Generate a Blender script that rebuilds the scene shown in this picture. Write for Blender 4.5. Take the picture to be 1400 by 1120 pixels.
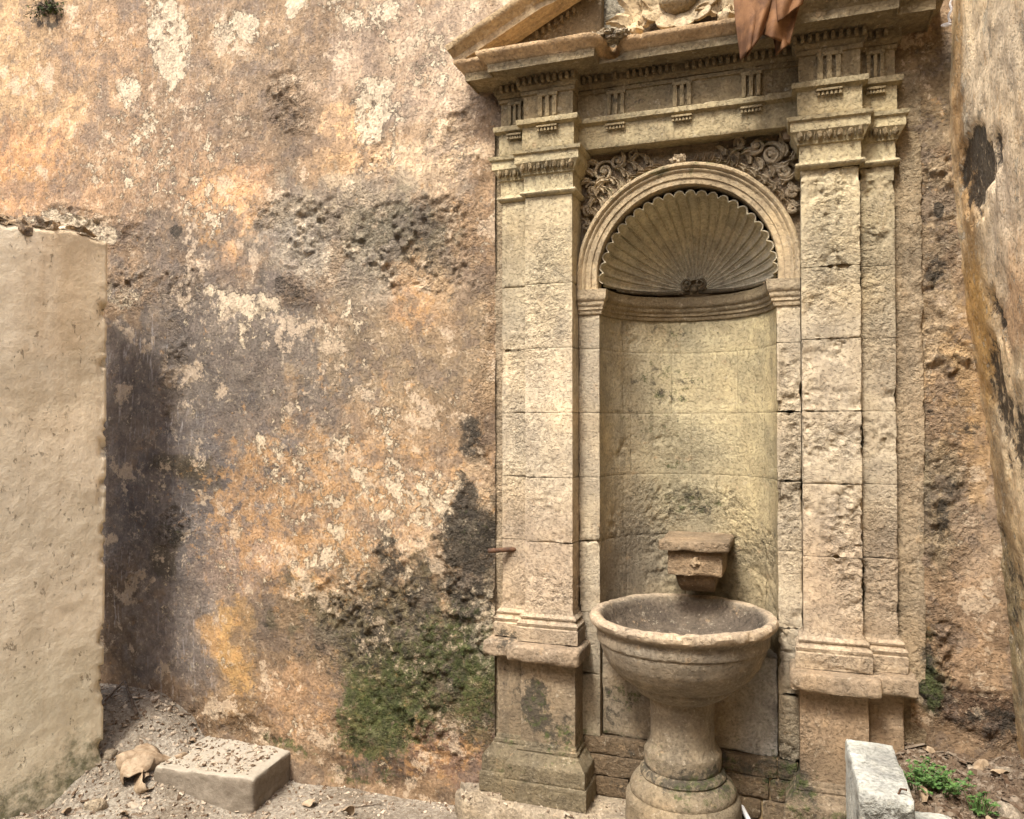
import bpy, math, random
import numpy as np
from mathutils import Vector, Matrix

# ------------------------------------------------------------------ camera, sky, sun, exposure
S = bpy.context.scene
for o in list(bpy.data.objects): bpy.data.objects.remove(o)
COL = S.collection
CAM = np.array([0, -3.4, 1.75]); TH = math.radians(19.4); PH = math.atan(20/1090); FPX = 1090.0
cd = bpy.data.cameras.new('camera'); cam = bpy.data.objects.new('camera', cd); COL.objects.link(cam)
cam.location = CAM.tolist(); cam.rotation_euler = (math.pi/2 + PH, 0, TH)
cd.sensor_width = 36; cd.lens = FPX/1400*36; cd.clip_start = 0.02; cd.clip_end = 400
S.camera = cam
SUN_EL, SUN_AZ = math.radians(56), math.radians(-166)      # azimuth measured from +Y towards +X
wd = bpy.data.worlds.new('World'); S.world = wd; wd.use_nodes = True
wn = wd.node_tree.nodes; bg = wn['Background']
sky = wn.new('ShaderNodeTexSky'); sky.sky_type = 'NISHITA'; sky.sun_disc = False
sky.sun_elevation = SUN_EL; sky.sun_rotation = SUN_AZ
sky.dust_density = 4.0; sky.air_density = 0.9; sky.ozone_density = 0.4
wd.node_tree.links.new(sky.outputs[0], bg.inputs[0]); bg.inputs[1].default_value = 0.115
sl = bpy.data.lights.new('sun', 'SUN'); sl.energy = 1.35; sl.angle = math.radians(12); sl.color = (1, .975, .925)
sun = bpy.data.objects.new('sun', sl); COL.objects.link(sun)
sd = Vector((math.sin(SUN_AZ)*math.cos(SUN_EL), math.cos(SUN_AZ)*math.cos(SUN_EL), math.sin(SUN_EL)))
sun.rotation_euler = sd.to_track_quat('Z', 'Y').to_euler(); sun.location = (-3, -6, 9)
S.view_settings.view_transform = 'Standard'; S.view_settings.look = 'None'
S.view_settings.gamma = 1; S.view_settings.use_curve_mapping = False
S.view_settings.exposure = 1.90
S.render.engine = 'CYCLES'

# ------------------------------------------------------------------ photo pixel -> place
FW = np.array([-math.sin(TH)*math.cos(PH), math.cos(TH)*math.cos(PH), math.sin(PH)])
RT = np.array([math.cos(TH), math.sin(TH), 0]); UP = np.cross(RT, FW)
def ray(px, py): return FW + RT*(px-700)/FPX - UP*(py-560)/FPX
def onY(px, py, Y):
    d = ray(px, py); return CAM + d*(Y-CAM[1])/d[1]
def onZ(px, py, z):
    d = ray(px, py); return CAM + d*(z-CAM[2])/d[2]
def onX(px, py, x):
    d = ray(px, py); return CAM + d*(x-CAM[0])/d[0]
def lin(c): 
    c = np.asarray(c, float)/255
    return np.where(c <= .04045, c/12.92, ((c+.055)/1.055)**2.4)

# ------------------------------------------------------------------ noise (numpy)
def _hash(i, j, k, seed):
    n = (i.astype(np.uint32)*np.uint32(374761393) + j.astype(np.uint32)*np.uint32(668265263)
         + k.astype(np.uint32)*np.uint32(2147483647) + np.uint32((seed*144665 + 12345) & 0xffffffff))
    n = (n ^ (n >> np.uint32(13)))*np.uint32(1274126177)
    n = (n ^ (n >> np.uint32(16)))*np.uint32(2246822519)
    return ((n ^ (n >> np.uint32(15))) & np.uint32(0xffffff)).astype(np.float32)/np.float32(0xffffff)
def vnoise(P, seed=0):
    P = np.asarray(P, np.float32); f = np.floor(P); t = P-f; t = t*t*t*(t*(t*6-15)+10)
    I = f.astype(np.int64)
    i, j, k = I[:, 0], I[:, 1], I[:, 2]; x, y, z = t[:, 0], t[:, 1], t[:, 2]
    def h(a, b, c): return _hash(i+a, j+b, k+c, seed)
    c00 = h(0,0,0)*(1-x)+h(1,0,0)*x; c10 = h(0,1,0)*(1-x)+h(1,1,0)*x
    c01 = h(0,0,1)*(1-x)+h(1,0,1)*x; c11 = h(0,1,1)*(1-x)+h(1,1,1)*x
    return (c00*(1-y)+c10*y)*(1-z) + (c01*(1-y)+c11*y)*z
def fbm(P, sc, octv=4, seed=0, gain=.5):
    P = np.asarray(P, np.float32)*sc; a = 1; s = 0; tot = 0
    for o in range(octv):
        s = s + a*(vnoise(P + 17.3*o, seed+o)*2-1); tot += a; a *= gain; P = P*2.03
    return s/tot
def sstep(a, b, x):
    t = np.clip((x-a)/(b-a), 0, 1); return t*t*(3-2*t)

# ------------------------------------------------------------------ mesh helpers
class G:                                    # collects grids / faces into one vertex + face list
    def __init__(s): s.v = []; s.f = []; s.n = 0
    def add(s, V, F):
        V = np.asarray(V, float).reshape(-1, 3)
        for f in F: s.f.append(tuple(int(i)+s.n for i in f))
        s.v.append(V); s.n += len(V)
    def grid(s, V, wrapu=False, wrapv=False, flip=False):   # V (nu,nv,3)
        V = np.asarray(V, float); nu, nv = V.shape[:2]
        iu = np.arange(nu if wrapu else nu-1); iv = np.arange(nv if wrapv else nv-1)
        a, b = np.meshgrid(iu, iv, indexing='ij'); a2 = (a+1) % nu; b2 = (b+1) % nv
        q = np.stack([a*nv+b, a2*nv+b, a2*nv+b2, a*nv+b2], -1).reshape(-1, 4)
        if flip: q = q[:, ::-1]
        s.f.extend(map(tuple, (q+s.n).tolist())); s.v.append(V.reshape(-1, 3)); s.n += nu*nv
    def arr(s): return np.concatenate(s.v) if s.v else np.zeros((0, 3))
def weld(V, F, tol=1e-5):
    key = np.round(V/tol).astype(np.int64)
    _, idx, inv = np.unique(key, axis=0, return_index=True, return_inverse=True)
    inv = inv.reshape(-1); F2 = []
    for f in F:
        g = []
        for i in f:
            j = int(inv[i])
            if not g or g[-1] != j: g.append(j)
        if len(g) > 1 and g[0] == g[-1]: g.pop()
        if len(g) > 2 and len(set(g)) == len(g): F2.append(tuple(g))
    return V[idx], F2
def colattr(me, name, arr):
    a = me.color_attributes.new(name, 'FLOAT_COLOR', 'POINT')
    b = np.ones((len(arr), 4), np.float32); b[:, :3] = arr; a.data.foreach_set('color', b.ravel())
def make(name, V, F, mat, parent=None, paint=None, smooth=True, rough=0.0, rsc=40., seed=1, loc=None, erode=0.):
    """one mesh object; V in world coordinates; parent = Empty/mesh whose root sits at root['org']"""
    V = np.asarray(V, float)
    me = bpy.data.meshes.new(name); me.from_pydata(V.tolist(), [], F); me.update()
    if rough > 0:
        n = np.empty(len(V)*3, np.float32); me.vertex_normals.foreach_get('vector', n); n = n.reshape(-1, 3)
        m = sstep(-.25, .35, fbm(V, 5, 3, seed+50))
        d = fbm(V, rsc, 3, seed)*(.25+.75*m)*rough + fbm(V, 9, 2, seed+9)*rough*.5
        V = V + n*d[:, None]
        me.vertices.foreach_set('co', V.astype(np.float32).ravel())
    if erode > 0:
        n = np.empty(len(V)*3, np.float32); me.vertex_normals.foreach_get('vector', n); n = n.reshape(-1, 3)
        ro = apply_blobs(V, np.zeros(len(V)), ST_ROUGH, -.08, seed=9)
        m = sstep(.02, .30, fbm(V, 5.5, 4, 151)+(np.maximum(ro, .25)-.5)*.55)
        pt = fbm(V, 34, 3, 152, .65)
        d = -erode*m*(.25+1.1*sstep(.25, -.35, pt)) + erode*.25*m*sstep(.1, .5, pt)
        V = V + n*d[:, None]; me.vertices.foreach_set('co', V.astype(np.float32).ravel())
    off = np.zeros(3)
    r = parent
    while r is not None and r.parent is not None: r = r.parent
    if r is not None: off = np.array(r.location)
    if loc is not None: off = np.array(loc)
    if paint: 
        c, m1, m2 = paint(V); colattr(me, 'base', c); colattr(me, 'm1', m1); colattr(me, 'm2', m2)
    if off.any(): me.vertices.foreach_set('co', (V-off).astype(np.float32).ravel())
    if smooth:
        me.polygons.foreach_set('use_smooth', np.ones(len(me.polygons), bool))
        if smooth != 'all':
            try: me.set_sharp_from_angle(angle=math.radians(38))
            except Exception: pass
    me.update(); me.materials.append(mat)
    ob = bpy.data.objects.new(name, me); COL.objects.link(ob)
    if parent is not None: ob.parent = parent
    if loc is not None: ob.location = loc
    return ob
def tag(o, label, cat, group=None, kind=None):
    o['label'] = label
    if cat: o['category'] = cat
    if group: o['group'] = group
    if kind: o['kind'] = kind
    return o
def thing(name, loc, label, cat, group=None):
    o = bpy.data.objects.new(name, None); COL.objects.link(o); o.location = loc; o.empty_display_size = .1
    return tag(o, label, cat, group)
def boxsurf(lo, hi, res=.012, rad=.006, seed=0, wear=1.6, chip=0.0, skip=()):
    """subdivided, worn-edged block"""
    lo = np.array(lo, float); hi = np.array(hi, float); h = (hi-lo)/2; c = (hi+lo)/2
    g = G()
    def lsp(a, b, n): return np.linspace(a, b, n)
    for ax in range(3):
        u, v = [(1, 2), (2, 0), (0, 1)][ax]
        nu = max(2, int((hi[u]-lo[u])/res)+1); nv = max(2, int((hi[v]-lo[v])/res)+1)
        U, Vv = np.meshgrid(lsp(-h[u], h[u], nu), lsp(-h[v], h[v], nv), indexing='ij')
        for s in (-1, 1):
            if (ax, s) in skip: continue
            P = np.zeros((nu, nv, 3)); P[..., u] = U; P[..., v] = Vv; P[..., ax] = s*h[ax]
            g.grid(P, flip=(s < 0))
    P, F = weld(g.arr(), g.f)
    w = P + c
    n1 = fbm(w, 14, 3, seed+3)
    r = rad*(1 + wear*np.clip(n1+.15, -.5, 1.2))
    if chip: r = r + chip*sstep(.28, .6, fbm(w, 7, 2, seed+7))
    r = np.clip(r, .0012, h.min()*.9)[:, None]
    q = np.clip(P, -(h-r), h-r); d = P-q; L = np.linalg.norm(d, axis=1, keepdims=True)
    P = np.where(L > 1e-9, q + d/np.maximum(L, 1e-9)*r, P)
    return P + c, F
def sweep(profile, path, res=.02, caps=True):
    """profile [(out,z)], path [(x,y)] left->right, outwards = towards -Y"""
    path = np.array(path, float); n = len(path); d = path[1:]-path[:-1]; d /= np.linalg.norm(d, axis=1)[:, None]
    nr = np.stack([d[:, 1], -d[:, 0]], 1); mit = np.zeros((n, 2))
    mit[0] = nr[0]; mit[-1] = nr[-1]
    for i in range(1, n-1): mit[i] = (nr[i-1]+nr[i])/(1+nr[i-1]@nr[i])
    rows = []
    pr = np.array(profile, float)
    def row(p, m): 
        R = np.zeros((len(pr), 3)); R[:, :2] = p + pr[:, :1]*m; R[:, 2] = pr[:, 1]; return R
    for i in range(n-1):
        a, b = row(path[i], mit[i]), row(path[i+1], mit[i+1])
        k = max(1, int(np.linalg.norm(path[i+1]-path[i])/res))
        for t in range(k): rows.append(a+(b-a)*t/k)
    rows.append(row(path[-1], mit[-1]))
    V = np.array(rows); g = G(); g.grid(V)
    F = g.f; m = len(pr)
    if caps:
        F = F + [tuple(range(m)), tuple(range((len(V)-1)*m, len(V)*m))[::-1]]
    return V.reshape(-1, 3), F
def dens(profile, res=.008):
    out = []
    for (a, b) in zip(profile[:-1], profile[1:]):
        k = max(1, int(math.hypot(b[0]-a[0], b[1]-a[1])/res))
        for t in range(k): out.append((a[0]+(b[0]-a[0])*t/k, a[1]+(b[1]-a[1])*t/k))
    out.append(profile[-1]); return out
def lathe(profile, cx, cy, n=96, a0=0, a1=2*math.pi):
    pr = np.array(profile, float); full = abs(a1-a0-2*math.pi) < 1e-6
    A = np.linspace(a0, a1, n, endpoint=not full)
    V = np.zeros((len(A), len(pr), 3))
    V[..., 0] = cx + np.cos(A)[:, None]*pr[:, 0]; V[..., 1] = cy + np.sin(A)[:, None]*pr[:, 0]; V[..., 2] = pr[:, 1]
    g = G(); g.grid(V, wrapu=full); return g.arr(), g.f
def tube(pts, rad, n=8, cap=True):
    pts = np.array(pts, float); m = len(pts); rad = np.broadcast_to(np.asarray(rad, float), (m,))
    T = np.gradient(pts, axis=0); T /= np.maximum(np.linalg.norm(T, axis=1)[:, None], 1e-9)
    ref = np.array([0, 0, 1.]) if abs(T[0][2]) < .9 else np.array([1., 0, 0])
    V = np.zeros((m, n, 3)); A = np.linspace(0, 2*math.pi, n, endpoint=False)
    N = np.cross(T[0], ref); N /= np.linalg.norm(N)
    for i in range(m):
        N = N - T[i]*(N@T[i]); N /= max(np.linalg.norm(N), 1e-9); B = np.cross(T[i], N)
        V[i] = pts[i] + rad[i]*(np.cos(A)[:, None]*N + np.sin(A)[:, None]*B)
    g = G(); g.grid(V, wrapv=True); F = g.f
    if cap: F = F + [tuple(range(n))[::-1], tuple(range((m-1)*n, m*n))]
    return V.reshape(-1, 3), F
def blobsphere(c, r, n=8, seed=0, amp=.2):
    r = np.broadcast_to(np.asarray(r, float), (3,))
    th = np.linspace(0, math.pi, n); ph = np.linspace(0, 2*math.pi, 2*n, endpoint=False)
    T, Pp = np.meshgrid(th, ph, indexing='ij')
    V = np.stack([np.sin(T)*np.cos(Pp), np.sin(T)*np.sin(Pp), np.cos(T)], -1)
    k = 1 + amp*fbm((V*1.7+seed*3.1).reshape(-1, 3), 1.2, 2, seed).reshape(T.shape)
    V = V*k[..., None]*r + np.array(c)
    g = G(); g.grid(V, wrapv=True); return g.arr(), g.f

# ------------------------------------------------------------------ where stains, moss and wear lie (photo pixels -> wall coordinates)
def pxblob(px, py, rx, ry, Y=0.):
    c = onY(px, py, Y); a = onY(px+rx, py, Y); b = onY(px, py+ry, Y); a0 = onY(px-rx, py, Y); b0 = onY(px, py-ry, Y)
    return c[0], c[2], abs(a[0]-a0[0])/2, abs(b[2]-b0[2])/2
def apply_blobs(P, base, blobs, Y=0., warp=.10, seed=5, edge=.35):
    Q = P.copy().astype(np.float32); Q[:, 1] = 0
    wx = fbm(Q, 2.3, 4, seed)*warp + fbm(Q, 9, 3, seed+31)*warp*.35
    wz = fbm(Q, 2.3, 4, seed+11)*warp + fbm(Q, 9, 3, seed+41)*warp*.35
    X = P[:, 0]+wx; Z = P[:, 2]+wz
    fr_ = fbm(Q, 8, 5, seed+61, .70)*1.15 if np.ndim(base) == 2 else None
    for b in blobs:
        px, py, rx, ry, col, st = b[:6]; rot = b[6] if len(b) > 6 else 0; hard = b[7] if len(b) > 7 else .6
        cx, cz, sx, sz = pxblob(px, py, rx, ry, Y)
        dx, dz = X-cx, Z-cz
        if rot: c_, s_ = math.cos(rot), math.sin(rot); dx, dz = dx*c_+dz*s_, -dx*s_+dz*c_
        d = np.sqrt((dx/sx)**2+(dz/sz)**2)
        w = (1-sstep(hard, 2-hard, d))*st
        if np.ndim(base) == 2:
            w = .3*w + .7*st*(1-sstep(.88, 1.12, d+fr_))
            lc = lin(col); lc = lc*.86+.14*lc.mean()*np.array([1.02, 1.0, .84]); base = base*(1-w[:, None]) + lc*w[:, None]*ALB
        else: base = np.maximum(base, w*col) if col >= 0 else base*(1-w)
    return base
ALB = 0.74

WALL_COL = [  # px, py, rx, ry, sRGB, strength, rot, hardness
 (40,110,110,170,(206,166,112),.9,0,.3),(30,235,70,60,(208,150,92),.75,0,.4),(180,60,110,90,(186,148,106),.7,0,.3),
 (330,90,130,100,(172,142,104),.7,0,.3),(330,170,200,70,(150,126,98),.7,0,.3),(560,70,120,100,(196,168,136),.8,0,.3),
 (650,60,60,120,(196,172,142),.6,0,.3),(560,240,80,60,(222,186,138),.85,0,.4),(475,200,45,50,(222,176,116),.8,0,.4),
 (610,230,45,70,(220,190,148),.8,0,.4),(190,230,130,90,(178,142,104),.6,0,.3),(60,270,110,30,(190,148,104),.5,0,.3),
 (310,275,50,60,(222,172,118),.8,0,.4),(330,350,55,60,(224,176,122),.8,0,.4),(250,330,80,50,(150,124,94),.6,0,.4),
 (470,300,130,60,(172,158,132),.8,0,.4),(415,345,50,45,(196,182,158),.85,0,.5),(560,340,80,60,(142,132,106),.8,0,.5),(500,385,60,35,(178,164,140),.7,0,.5),
 (570,420,40,40,(214,166,114),.75,0,.5),(620,400,60,50,(196,166,124),.6,0,.4),
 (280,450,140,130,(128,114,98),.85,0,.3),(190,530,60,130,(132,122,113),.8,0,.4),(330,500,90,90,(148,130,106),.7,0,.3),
 (470,500,150,80,(156,136,106),.8,0,.3),(600,520,90,100,(170,144,106),.6,0,.3),(270,620,110,60,(124,106,86),.8,0,.3),
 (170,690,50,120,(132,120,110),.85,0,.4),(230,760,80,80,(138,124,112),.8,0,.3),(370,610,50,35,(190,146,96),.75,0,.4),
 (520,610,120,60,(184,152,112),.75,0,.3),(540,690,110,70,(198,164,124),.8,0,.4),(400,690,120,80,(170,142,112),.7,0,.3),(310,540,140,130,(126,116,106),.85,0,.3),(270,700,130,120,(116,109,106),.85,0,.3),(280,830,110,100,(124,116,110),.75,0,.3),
 (440,770,90,60,(192,154,110),.7,0,.4),(330,770,60,60,(176,146,122),.6,0,.4),(640,700,50,60,(206,178,138),.6,0,.4),
 (170,850,50,60,(112,94,74),.9,0,.4),(250,880,70,80,(146,134,124),.8,0,.3),(330,900,30,70,(206,160,84),.85,0,.4),(290,880,20,25,(206,156,82),.7,0,.4),
 (400,870,60,70,(136,112,84),.6,0,.4),(300,985,120,35,(128,100,68),.8,0,.3),(430,960,60,60,(176,138,98),.75,0,.4),
 (520,860,120,90,(104,98,72),.8,0,.4),(600,900,110,90,(98,92,62),.8,0,.4),(520,950,60,80,(84,90,46),.7,0,.5),
 (600,1030,110,50,(150,112,86),.85,0,.4),(520,1050,70,25,(92,68,48),.7,0,.4),(640,1010,50,50,(158,122,94),.8,0,.4),(640,930,50,70,(92,96,46),.6,0,.4),
 (640,740,35,55,(64,58,40),.85,0,.5),(640,820,45,60,(120,112,92),.7,0,.5),(655,860,18,50,(190,176,148),.8,0,.5),(655,600,22,30,(70,62,52),.8,0,.5),
 (280,650,30,25,(80,66,36),.5,0,.4),(250,630,35,22,(84,70,36),.6,0,.4),(225,770,18,40,(82,70,40),.6,0,.4),
 # right of the fountain
 (1270,120,60,110,(150,126,86),.9,0,.4),(1275,280,50,90,(178,154,116),.8,0,.4),(1290,440,60,80,(192,166,124),.8,0,.4),(1255,640,18,90,(186,190,160),.55,0,.5),
 (1290,560,40,60,(196,160,112),.7,0,.4),(1290,700,35,80,(172,152,114),.7,0,.5),(1350,760,40,110,(188,160,126),.8,0,.4),(1320,880,60,90,(170,138,102),.85,0,.4),
 (1340,520,25,140,(204,164,104),.7,0,.5),(1275,930,25,60,(74,78,50),.8,0,.4),(1340,980,60,35,(104,78,56),.9,0,.4)]
WALL_FLAKE = [(240,50,36,75,1.0,.85,.25,.7),(175,135,20,25,1,.9,0,.6),(335,35,30,25,1,.75,0,.6),(410,12,18,22,1,1,0,.7),(500,20,60,28,1,.7,0,.6),(510,150,30,45,1,.85,0,.6),
 (530,180,60,70,1,.5,0,.4),(170,210,70,60,1,.55,0,.4),(215,200,160,120,1,.42,0,.3),(590,70,80,100,1,.48,0,.3),(340,420,60,20,1,.8,-.3,.5),(330,440,60,60,1,.5,0,.3),
 (560,670,90,70,1,.62,0,.4),(480,740,110,80,1,.52,0,.4),(430,650,120,80,1,.5,0,.4),(520,560,30,60,1,.55,.6,.4),(325,790,30,30,1,.5,0,.4),(160,400,40,20,1,.65,0,.4),
 (640,720,50,60,1,.55,0,.4),(650,850,25,60,1,.6,0,.5),(100,310,70,16,1,.8,-.2,.6),(290,280,60,60,1,.5,0,.4),(470,450,80,60,1,.45,0,.3),(1290,700,25,90,1,.35,0,.4)]
WALL_RUST = [(400,700,160,120,1,.75,0,.3),(540,660,130,90,1,.7,0,.3),(310,290,60,80,1,.6,0,.3),(30,240,90,60,1,.6,0,.3),(200,60,160,90,1,.35,0,.3),(570,420,40,40,1,.6,0,.4),
 (580,1030,110,50,1,.6,0,.4),(430,960,70,60,1,.45,0,.4),(500,530,150,60,1,.4,0,.3),(620,260,60,80,1,.3,0,.3),(1340,560,25,120,1,.3,0,.3),(330,900,60,80,1,.5,0,.3)]
WALL_MOLD = [(560,790,60,60,1,.6,.4,.4),(530,760,24,34,1,.8,0,.5),(520,850,110,90,1,.62,0,.4),(640,740,38,60,1,.95,0,.6),(635,690,12,45,1,.9,0,.6),(640,810,35,60,1,.7,0,.5),
 (600,900,110,80,1,.55,0,.4),(655,600,22,30,1,.85,0,.5),(200,560,90,160,1,.16,0,.3),(170,720,60,140,1,.2,0,.3),(250,630,30,20,1,.65,0,.4),(225,735,20,20,1,.7,0,.4),
 (70,22,26,34,1,.75,0,.5),(595,360,40,35,1,.55,0,.4),(400,400,18,20,1,.7,0,.4),(248,325,8,14,1,.9,0,.5),(378,860,8,6,1,1,0,.7),(520,1050,90,25,1,.6,0,.4),(640,1000,60,40,1,.5,0,.3),
 (1290,300,8,14,1,1,0,.6),(1288,370,12,20,1,.8,0,.5),(1300,690,14,50,1,.8,0,.4),(1290,570,40,14,1,.6,-.4,.4),(1340,600,14,20,1,.7,0,.4),(1275,930,28,70,1,.75,0,.4),(1350,990,50,24,1,.7,0,.4),
 (440,900,70,40,1,.5,0,.3)]
WALL_MOSS = [(540,950,85,85,1,.72,0,.4),(510,980,55,65,1,1,0,.4),(610,890,95,80,1,.72,0,.3),(640,930,55,90,1,.75,0,.4),(480,800,50,60,1,.35,0,.3),(400,1020,60,14,1,.7,0,.4),(500,1060,60,16,1,.6,0,.3),
 (225,730,20,26,1,.45,0,.4),(1278,935,22,55,1,.9,0,.5),(1275,880,25,40,1,.5,0,.4),(250,625,40,20,1,.35,0,.3),(640,730,30,45,1,.45,0,.4)]
WALL_ROUGH = [(400,300,60,30,1,.8,0,.5),(480,330,90,70,1,1,0,.5),(580,340,70,60,1,1,0,.6),(600,380,40,25,1,1,0,.6),(400,150,30,45,1,.9,0,.5),(405,400,22,25,1,1,0,.5),
 (635,330,60,60,1,.7,.5,.4),(640,200,40,80,1,.55,0,.4),(665,450,30,260,1,.6,0,.4),(250,400,60,40,1,.6,0,.4),(170,390,50,40,1,.8,0,.4),(240,480,20,120,1,.6,0,.4),(120,310,90,24,1,.8,-.2,.5),
 (530,220,30,40,1,.5,0,.4),(520,850,130,100,1,.75,0,.4),(640,800,50,140,1,.9,0,.5),(600,960,120,80,1,.9,0,.4),(480,980,100,60,1,.5,0,.3),(300,1000,150,25,1,.6,0,.4),
 (180,775,35,40,1,.7,0,.4),(225,730,26,28,1,.9,0,.5),(260,800,25,40,1,.4,0,.4),(1290,300,60,110,1,.8,0,.5),(1290,520,70,120,1,.85,0,.5),(1300,700,40,110,1,1,0,.5),(1260,420,40,130,1,.6,0,.4),(1280,900,40,110,1,1,0,.5),(1340,980,70,40,1,1,0,.5),(1330,860,50,80,1,.4,0,.3),(1265,120,60,100,1,.4,0,.4)]
WALL_STREAK = [(190,490,45,50,1,1,0,.4),(180,560,50,80,1,.8,0,.3),(260,570,25,40,1,.9,0,.4),(165,800,35,70,1,.9,0,.4),(215,700,40,40,1,.7,0,.4),(250,920,50,80,1,.7,0,.4),(250,60,200,80,1,.3,0,.3)]
def masks(P, lists, Y, seed):
    out = []
    for L in lists: out.append(apply_blobs(P, np.zeros(len(P)), L, Y, seed=seed))
    return out
def wall_paint(P):
    n = len(P)
    t = fbm(P, 1.1, 3, 77)[:, None]
    base = (lin((172,142,106))*(.5+.5*t) + lin((150,126,98))*(.5-.5*t))*ALB
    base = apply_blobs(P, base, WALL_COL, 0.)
    f, r, mo = masks(P, (WALL_FLAKE, WALL_RUST, WALL_MOLD), 0., 5)
    ms, ro, st = masks(P, (WALL_MOSS, WALL_ROUGH, WALL_STREAK), 0., 5)
    f = np.maximum(f, .22); r = np.maximum(r, .2); mo = np.maximum(mo, .12)
    return base, np.stack([f, r, mo], 1), np.stack([ms, ro, st], 1)

ST_MOLD = [(735,960,30,50,1,.95,.3,.5),(780,990,30,35,1,.7,0,.4),(700,930,20,50,1,.6,0,.4),(895,520,55,30,1,.55,0,.4),(880,570,50,30,1,.45,0,.4),(1010,530,60,25,1,.4,0,.4),(900,455,45,25,1,.5,0,.4),
 (940,715,70,30,1,.6,0,.4),(1040,735,30,40,1,.5,0,.4),(870,700,60,60,1,.35,0,.3),(1275,930,40,60,1,.8,0,.4),(970,1050,130,16,1,.75,0,.4),(1060,1050,60,16,1,.8,0,.4),(840,970,30,30,1,.6,0,.4),
 (700,560,20,60,1,.3,0,.4),(690,870,20,14,1,.8,0,.4),(700,880,30,20,1,.5,0,.4),(1130,1100,60,20,1,.6,0,.4),(720,100,60,30,1,.4,0,.4),(850,105,40,20,1,.5,0,.4)]
ST_MOSS = [(940,205,170,14,1,.55,.13,.4),(820,230,40,60,1,.5,0,.4),(830,300,30,40,1,.35,0,.4),(735,960,34,60,1,.5,0,.4),(790,1010,40,30,1,.55,0,.4),(900,520,60,35,1,.5,0,.4),(880,580,60,40,1,.45,0,.4),
 (910,640,40,16,1,.5,0,.5),(940,712,60,26,1,.6,0,.4),(690,1040,30,40,1,.45,0,.4),(740,1070,60,40,1,.35,0,.4),(850,960,30,30,1,.6,0,.4),(1060,1065,60,50,1,.65,0,.4),(970,1060,60,30,1,.6,0,.4),
 (900,1020,40,50,1,.4,0,.4),(1140,1100,50,20,1,.7,0,.4),(860,110,50,18,1,.5,0,.4),(735,95,60,18,1,.35,0,.4),(900,455,40,20,1,.45,0,.4)]
ST_ROUGH = [(740,420,40,120,1,.8,0,.3),(740,620,50,140,1,.45,0,.3),(705,560,20,250,1,.6,0,.3),(1140,350,45,100,1,.9,0,.3),(1205,400,30,150,1,.8,0,.3),(1150,760,40,90,1,.9,0,.3),(1205,760,30,110,1,.9,0,.3),
 (1080,640,20,160,1,.9,0,.3),(1140,520,40,30,1,.3,0,.3),(1140,600,45,50,1,.6,0,.4),(1140,900,50,20,1,.9,0,.4),(930,600,110,60,1,.5,0,.3),(940,710,110,40,1,.8,0,.4),(870,720,60,60,1,.7,0,.4),(1020,760,60,40,1,.8,0,.4),
 (740,800,50,40,1,.6,0,.4),(1060,1000,40,50,1,.7,0,.4),(1060,1070,70,50,1,.7,0,.4)]
def stone(srgb, rgh=.3, moss=0., mold=.12, flake=.12, rust=.22, var=.14, lime=0.):
    b0 = lin(srgb); b0 = (b0*.80+.20*b0.mean()*np.array([1.02, 1.01, .88]))*ALB*.98
    def f(P):
        n = len(P)
        t = fbm(P, 3.5, 4, 21)[:, None]
        warm = np.array([1.05, 1.0, .9]); cool = np.array([.92, .96, 1.02])
        base = b0*(1+var*t*1.6)*np.where(t > 0, 1+(warm-1)*t*2, 1-(cool-1)*t*2*-1)
        z = P[:, 2:3]
        # the whole order turns from olive-yellow near the cornice to pinkish beige lower down
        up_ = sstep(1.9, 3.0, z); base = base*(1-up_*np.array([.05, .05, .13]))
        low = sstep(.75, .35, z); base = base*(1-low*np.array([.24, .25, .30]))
        mo, ms, ro = masks(P, (ST_MOLD, ST_MOSS, ST_ROUGH), -.08, 9)
        return base, np.stack([np.full(n, flake), np.full(n, rust), np.maximum(mo, mold)], 1), \
               np.stack([np.maximum(ms, moss), np.maximum(ro, rgh), np.full(n, lime)], 1)
    return f

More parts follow.
